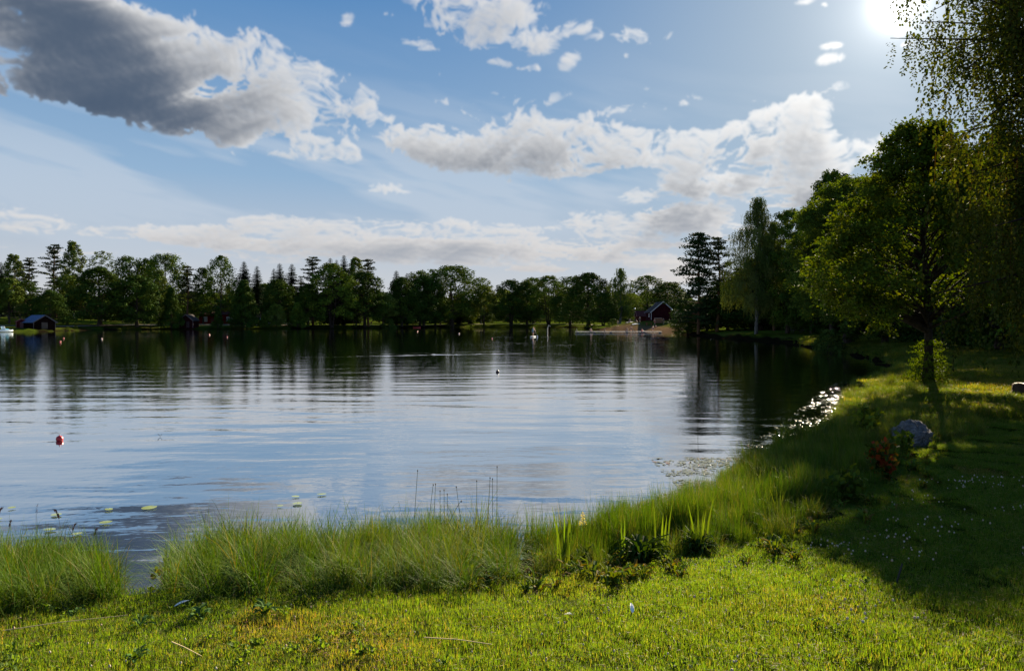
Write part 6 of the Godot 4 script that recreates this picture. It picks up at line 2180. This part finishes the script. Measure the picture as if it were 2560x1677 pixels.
	b.tube(PackedVector3Array([Vector3(-0.15, 1.5, 0.1), Vector3(0.45, 0.15, 0.0)]), PackedFloat32Array([0.018, 0.018]), 6, Color(0.1, 0.1, 0.1))
	obj("shaft", b.mesh(), M.plastic, pd)
	b = Buf.new()
	b.box(Transform3D(Basis(Vector3(0, 0, 1), 0.42), Vector3(0.52, -0.02, 0)), Vector3(0.18, 0.42, 0.02), Color(0.6, 0.6, 0.6), 0.008)
	obj("blade", b.mesh(), M.plastic, pd)
	var mp := obj("marker_post", stem_path(PackedVector3Array([Vector3(0, -1.0, 0), Vector3(0, 1.3, 0), Vector3(0.25, 1.9, 0), Vector3(0.6, 1.6, 0)]), 0.09, 0.05, Color(0.40, 0.37, 0.33)), M.wood)
	mp.position = Vector3(7.0, WATER, -155.0)
	tag(mp, "pale bent post standing in the water left of the dock", "post")
	# pedal boats at the left edge
	var pb: Node3D
	var pbl := ["white and blue pedal boat, rightmost at the left shore", "white and blue pedal boat, middle one at the left shore", "white and blue pedal boat cut by the left edge"]
	for i in 3:
		var at := Vector3(-121.4 - 1.9 * i, WATER + 0.1, -189.0 + 0.8 * i)
		if pb == null:
			pb = thing("pedal_boat", pbl[0], "pedal boat", at, 1.2, "pedal boats at the left shore")
			for s in [-1.0, 1.0]:
				b = hull(2.8, 0.55, 0.45, Color(0.62, 0.70, 0.74))
				var hm := obj("pontoon", b.mesh(), M.plastic, pb)
				hm.position.z = 0.5 * s
			b = Buf.new()
			b.box(Transform3D(Basis(), Vector3(-0.2, 0.62, 0)), Vector3(1.0, 0.25, 1.3), Color(0.10, 0.35, 0.50), 0.06)
			obj("seat", b.mesh(), M.plastic, pb)
			b = Buf.new()
			b.box(Transform3D(Basis(Vector3(0, 0, 1), 0.3), Vector3(-0.75, 1.0, 0)), Vector3(0.15, 0.7, 1.3), Color(0.62, 0.70, 0.74), 0.05)
			obj("backrest", b.mesh(), M.plastic, pb)
		else:
			dup(pb, at, 1.2 + 0.2 * i, pbl[i])


func hull(length: float, width: float, depth: float, col: Color) -> Buf:
	var b := Buf.new()
	var n := 14
	for i in n + 1:
		var t := float(i) / n * 2.0 - 1.0
		var w := width * 0.5 * pow(maxf(0.0, 1.0 - pow(absf(t), 2.6)), 0.6) + 0.01
		var x := t * length * 0.5
		var up := absf(t) * absf(t) * depth * 0.25
		for p: Vector3 in [Vector3(x, up, 0), Vector3(x, up + depth * 0.25, w * 0.75), Vector3(x, depth + up, w), Vector3(x, depth + up, w * 0.82), Vector3(x, depth * 0.7 + up, 0), Vector3(x, depth + up, -w * 0.82), Vector3(x, depth + up, -w), Vector3(x, up + depth * 0.25, -w * 0.75)]:
			b.v.append(p)
			b.c.append(col)
		if i > 0:
			var k := i * 8
			for s in 8:
				var q := (s + 1) % 8
				b.idx.append_array([k - 8 + s, k + s, k - 8 + q, k - 8 + q, k + s, k + q])
	var flat := Buf.new()
	for t in range(0, b.idx.size(), 3):
		flat.tri(b.v[b.idx[t]], b.v[b.idx[t + 1]], b.v[b.idx[t + 2]], col)
	return flat


func _ready() -> void:
	rng.seed = 20240617
	# camera, sky, sun
	var cam := Camera3D.new()
	cam.name = "camera"
	cam.position = Vector3(0, 1.7, 0)
	cam.rotation.x = -0.01776
	cam.fov = 46.07
	cam.near = 0.1
	cam.far = 6000.0
	add_child(cam)
	cam.current = true
	var env := Environment.new()
	env.background_mode = Environment.BG_SKY
	env.sky = Sky.new()
	env.sky.sky_material = make_sky()
	env.tonemap_mode = Environment.TONE_MAPPER_LINEAR
	env.tonemap_exposure = EXPOSURE
	env.sdfgi_enabled = true
	env.ssao_enabled = true
	env.ssil_enabled = true
	var we := WorldEnvironment.new()
	we.name = "world_environment"
	we.environment = env
	add_child(we)
	var sun := DirectionalLight3D.new()
	sun.name = "sun"
	sun.light_color = Color(1.0, 0.93, 0.80)
	sun.light_energy = 1.6
	sun.light_angular_distance = 0.5
	sun.shadow_enabled = true
	sun.rotation_degrees = Vector3(-SUN_EL, 180.0 - SUN_AZ, 0)
	add_child(sun)
	# noises and the table of distances to the shore
	N.shore = noise(1, 0.35, 3)
	N.ground = noise(2, 0.12, 3)
	N.swell = noise(3, 1.0, 3)
	N.ripple = noise(4, 1.0, 3)
	near_s.resize(160 * 220)
	for j in 220:
		for i in 160:
			near_s[j * 160 + i] = shore(-14.0 + i * 0.25, -48.0 + j * 0.25)
	make_materials()
	make_terrain()
	make_water()
	make_far_trees()
	make_near_trees()
	make_far_things()
	make_sedge()
	make_lawn()
	make_near_things()
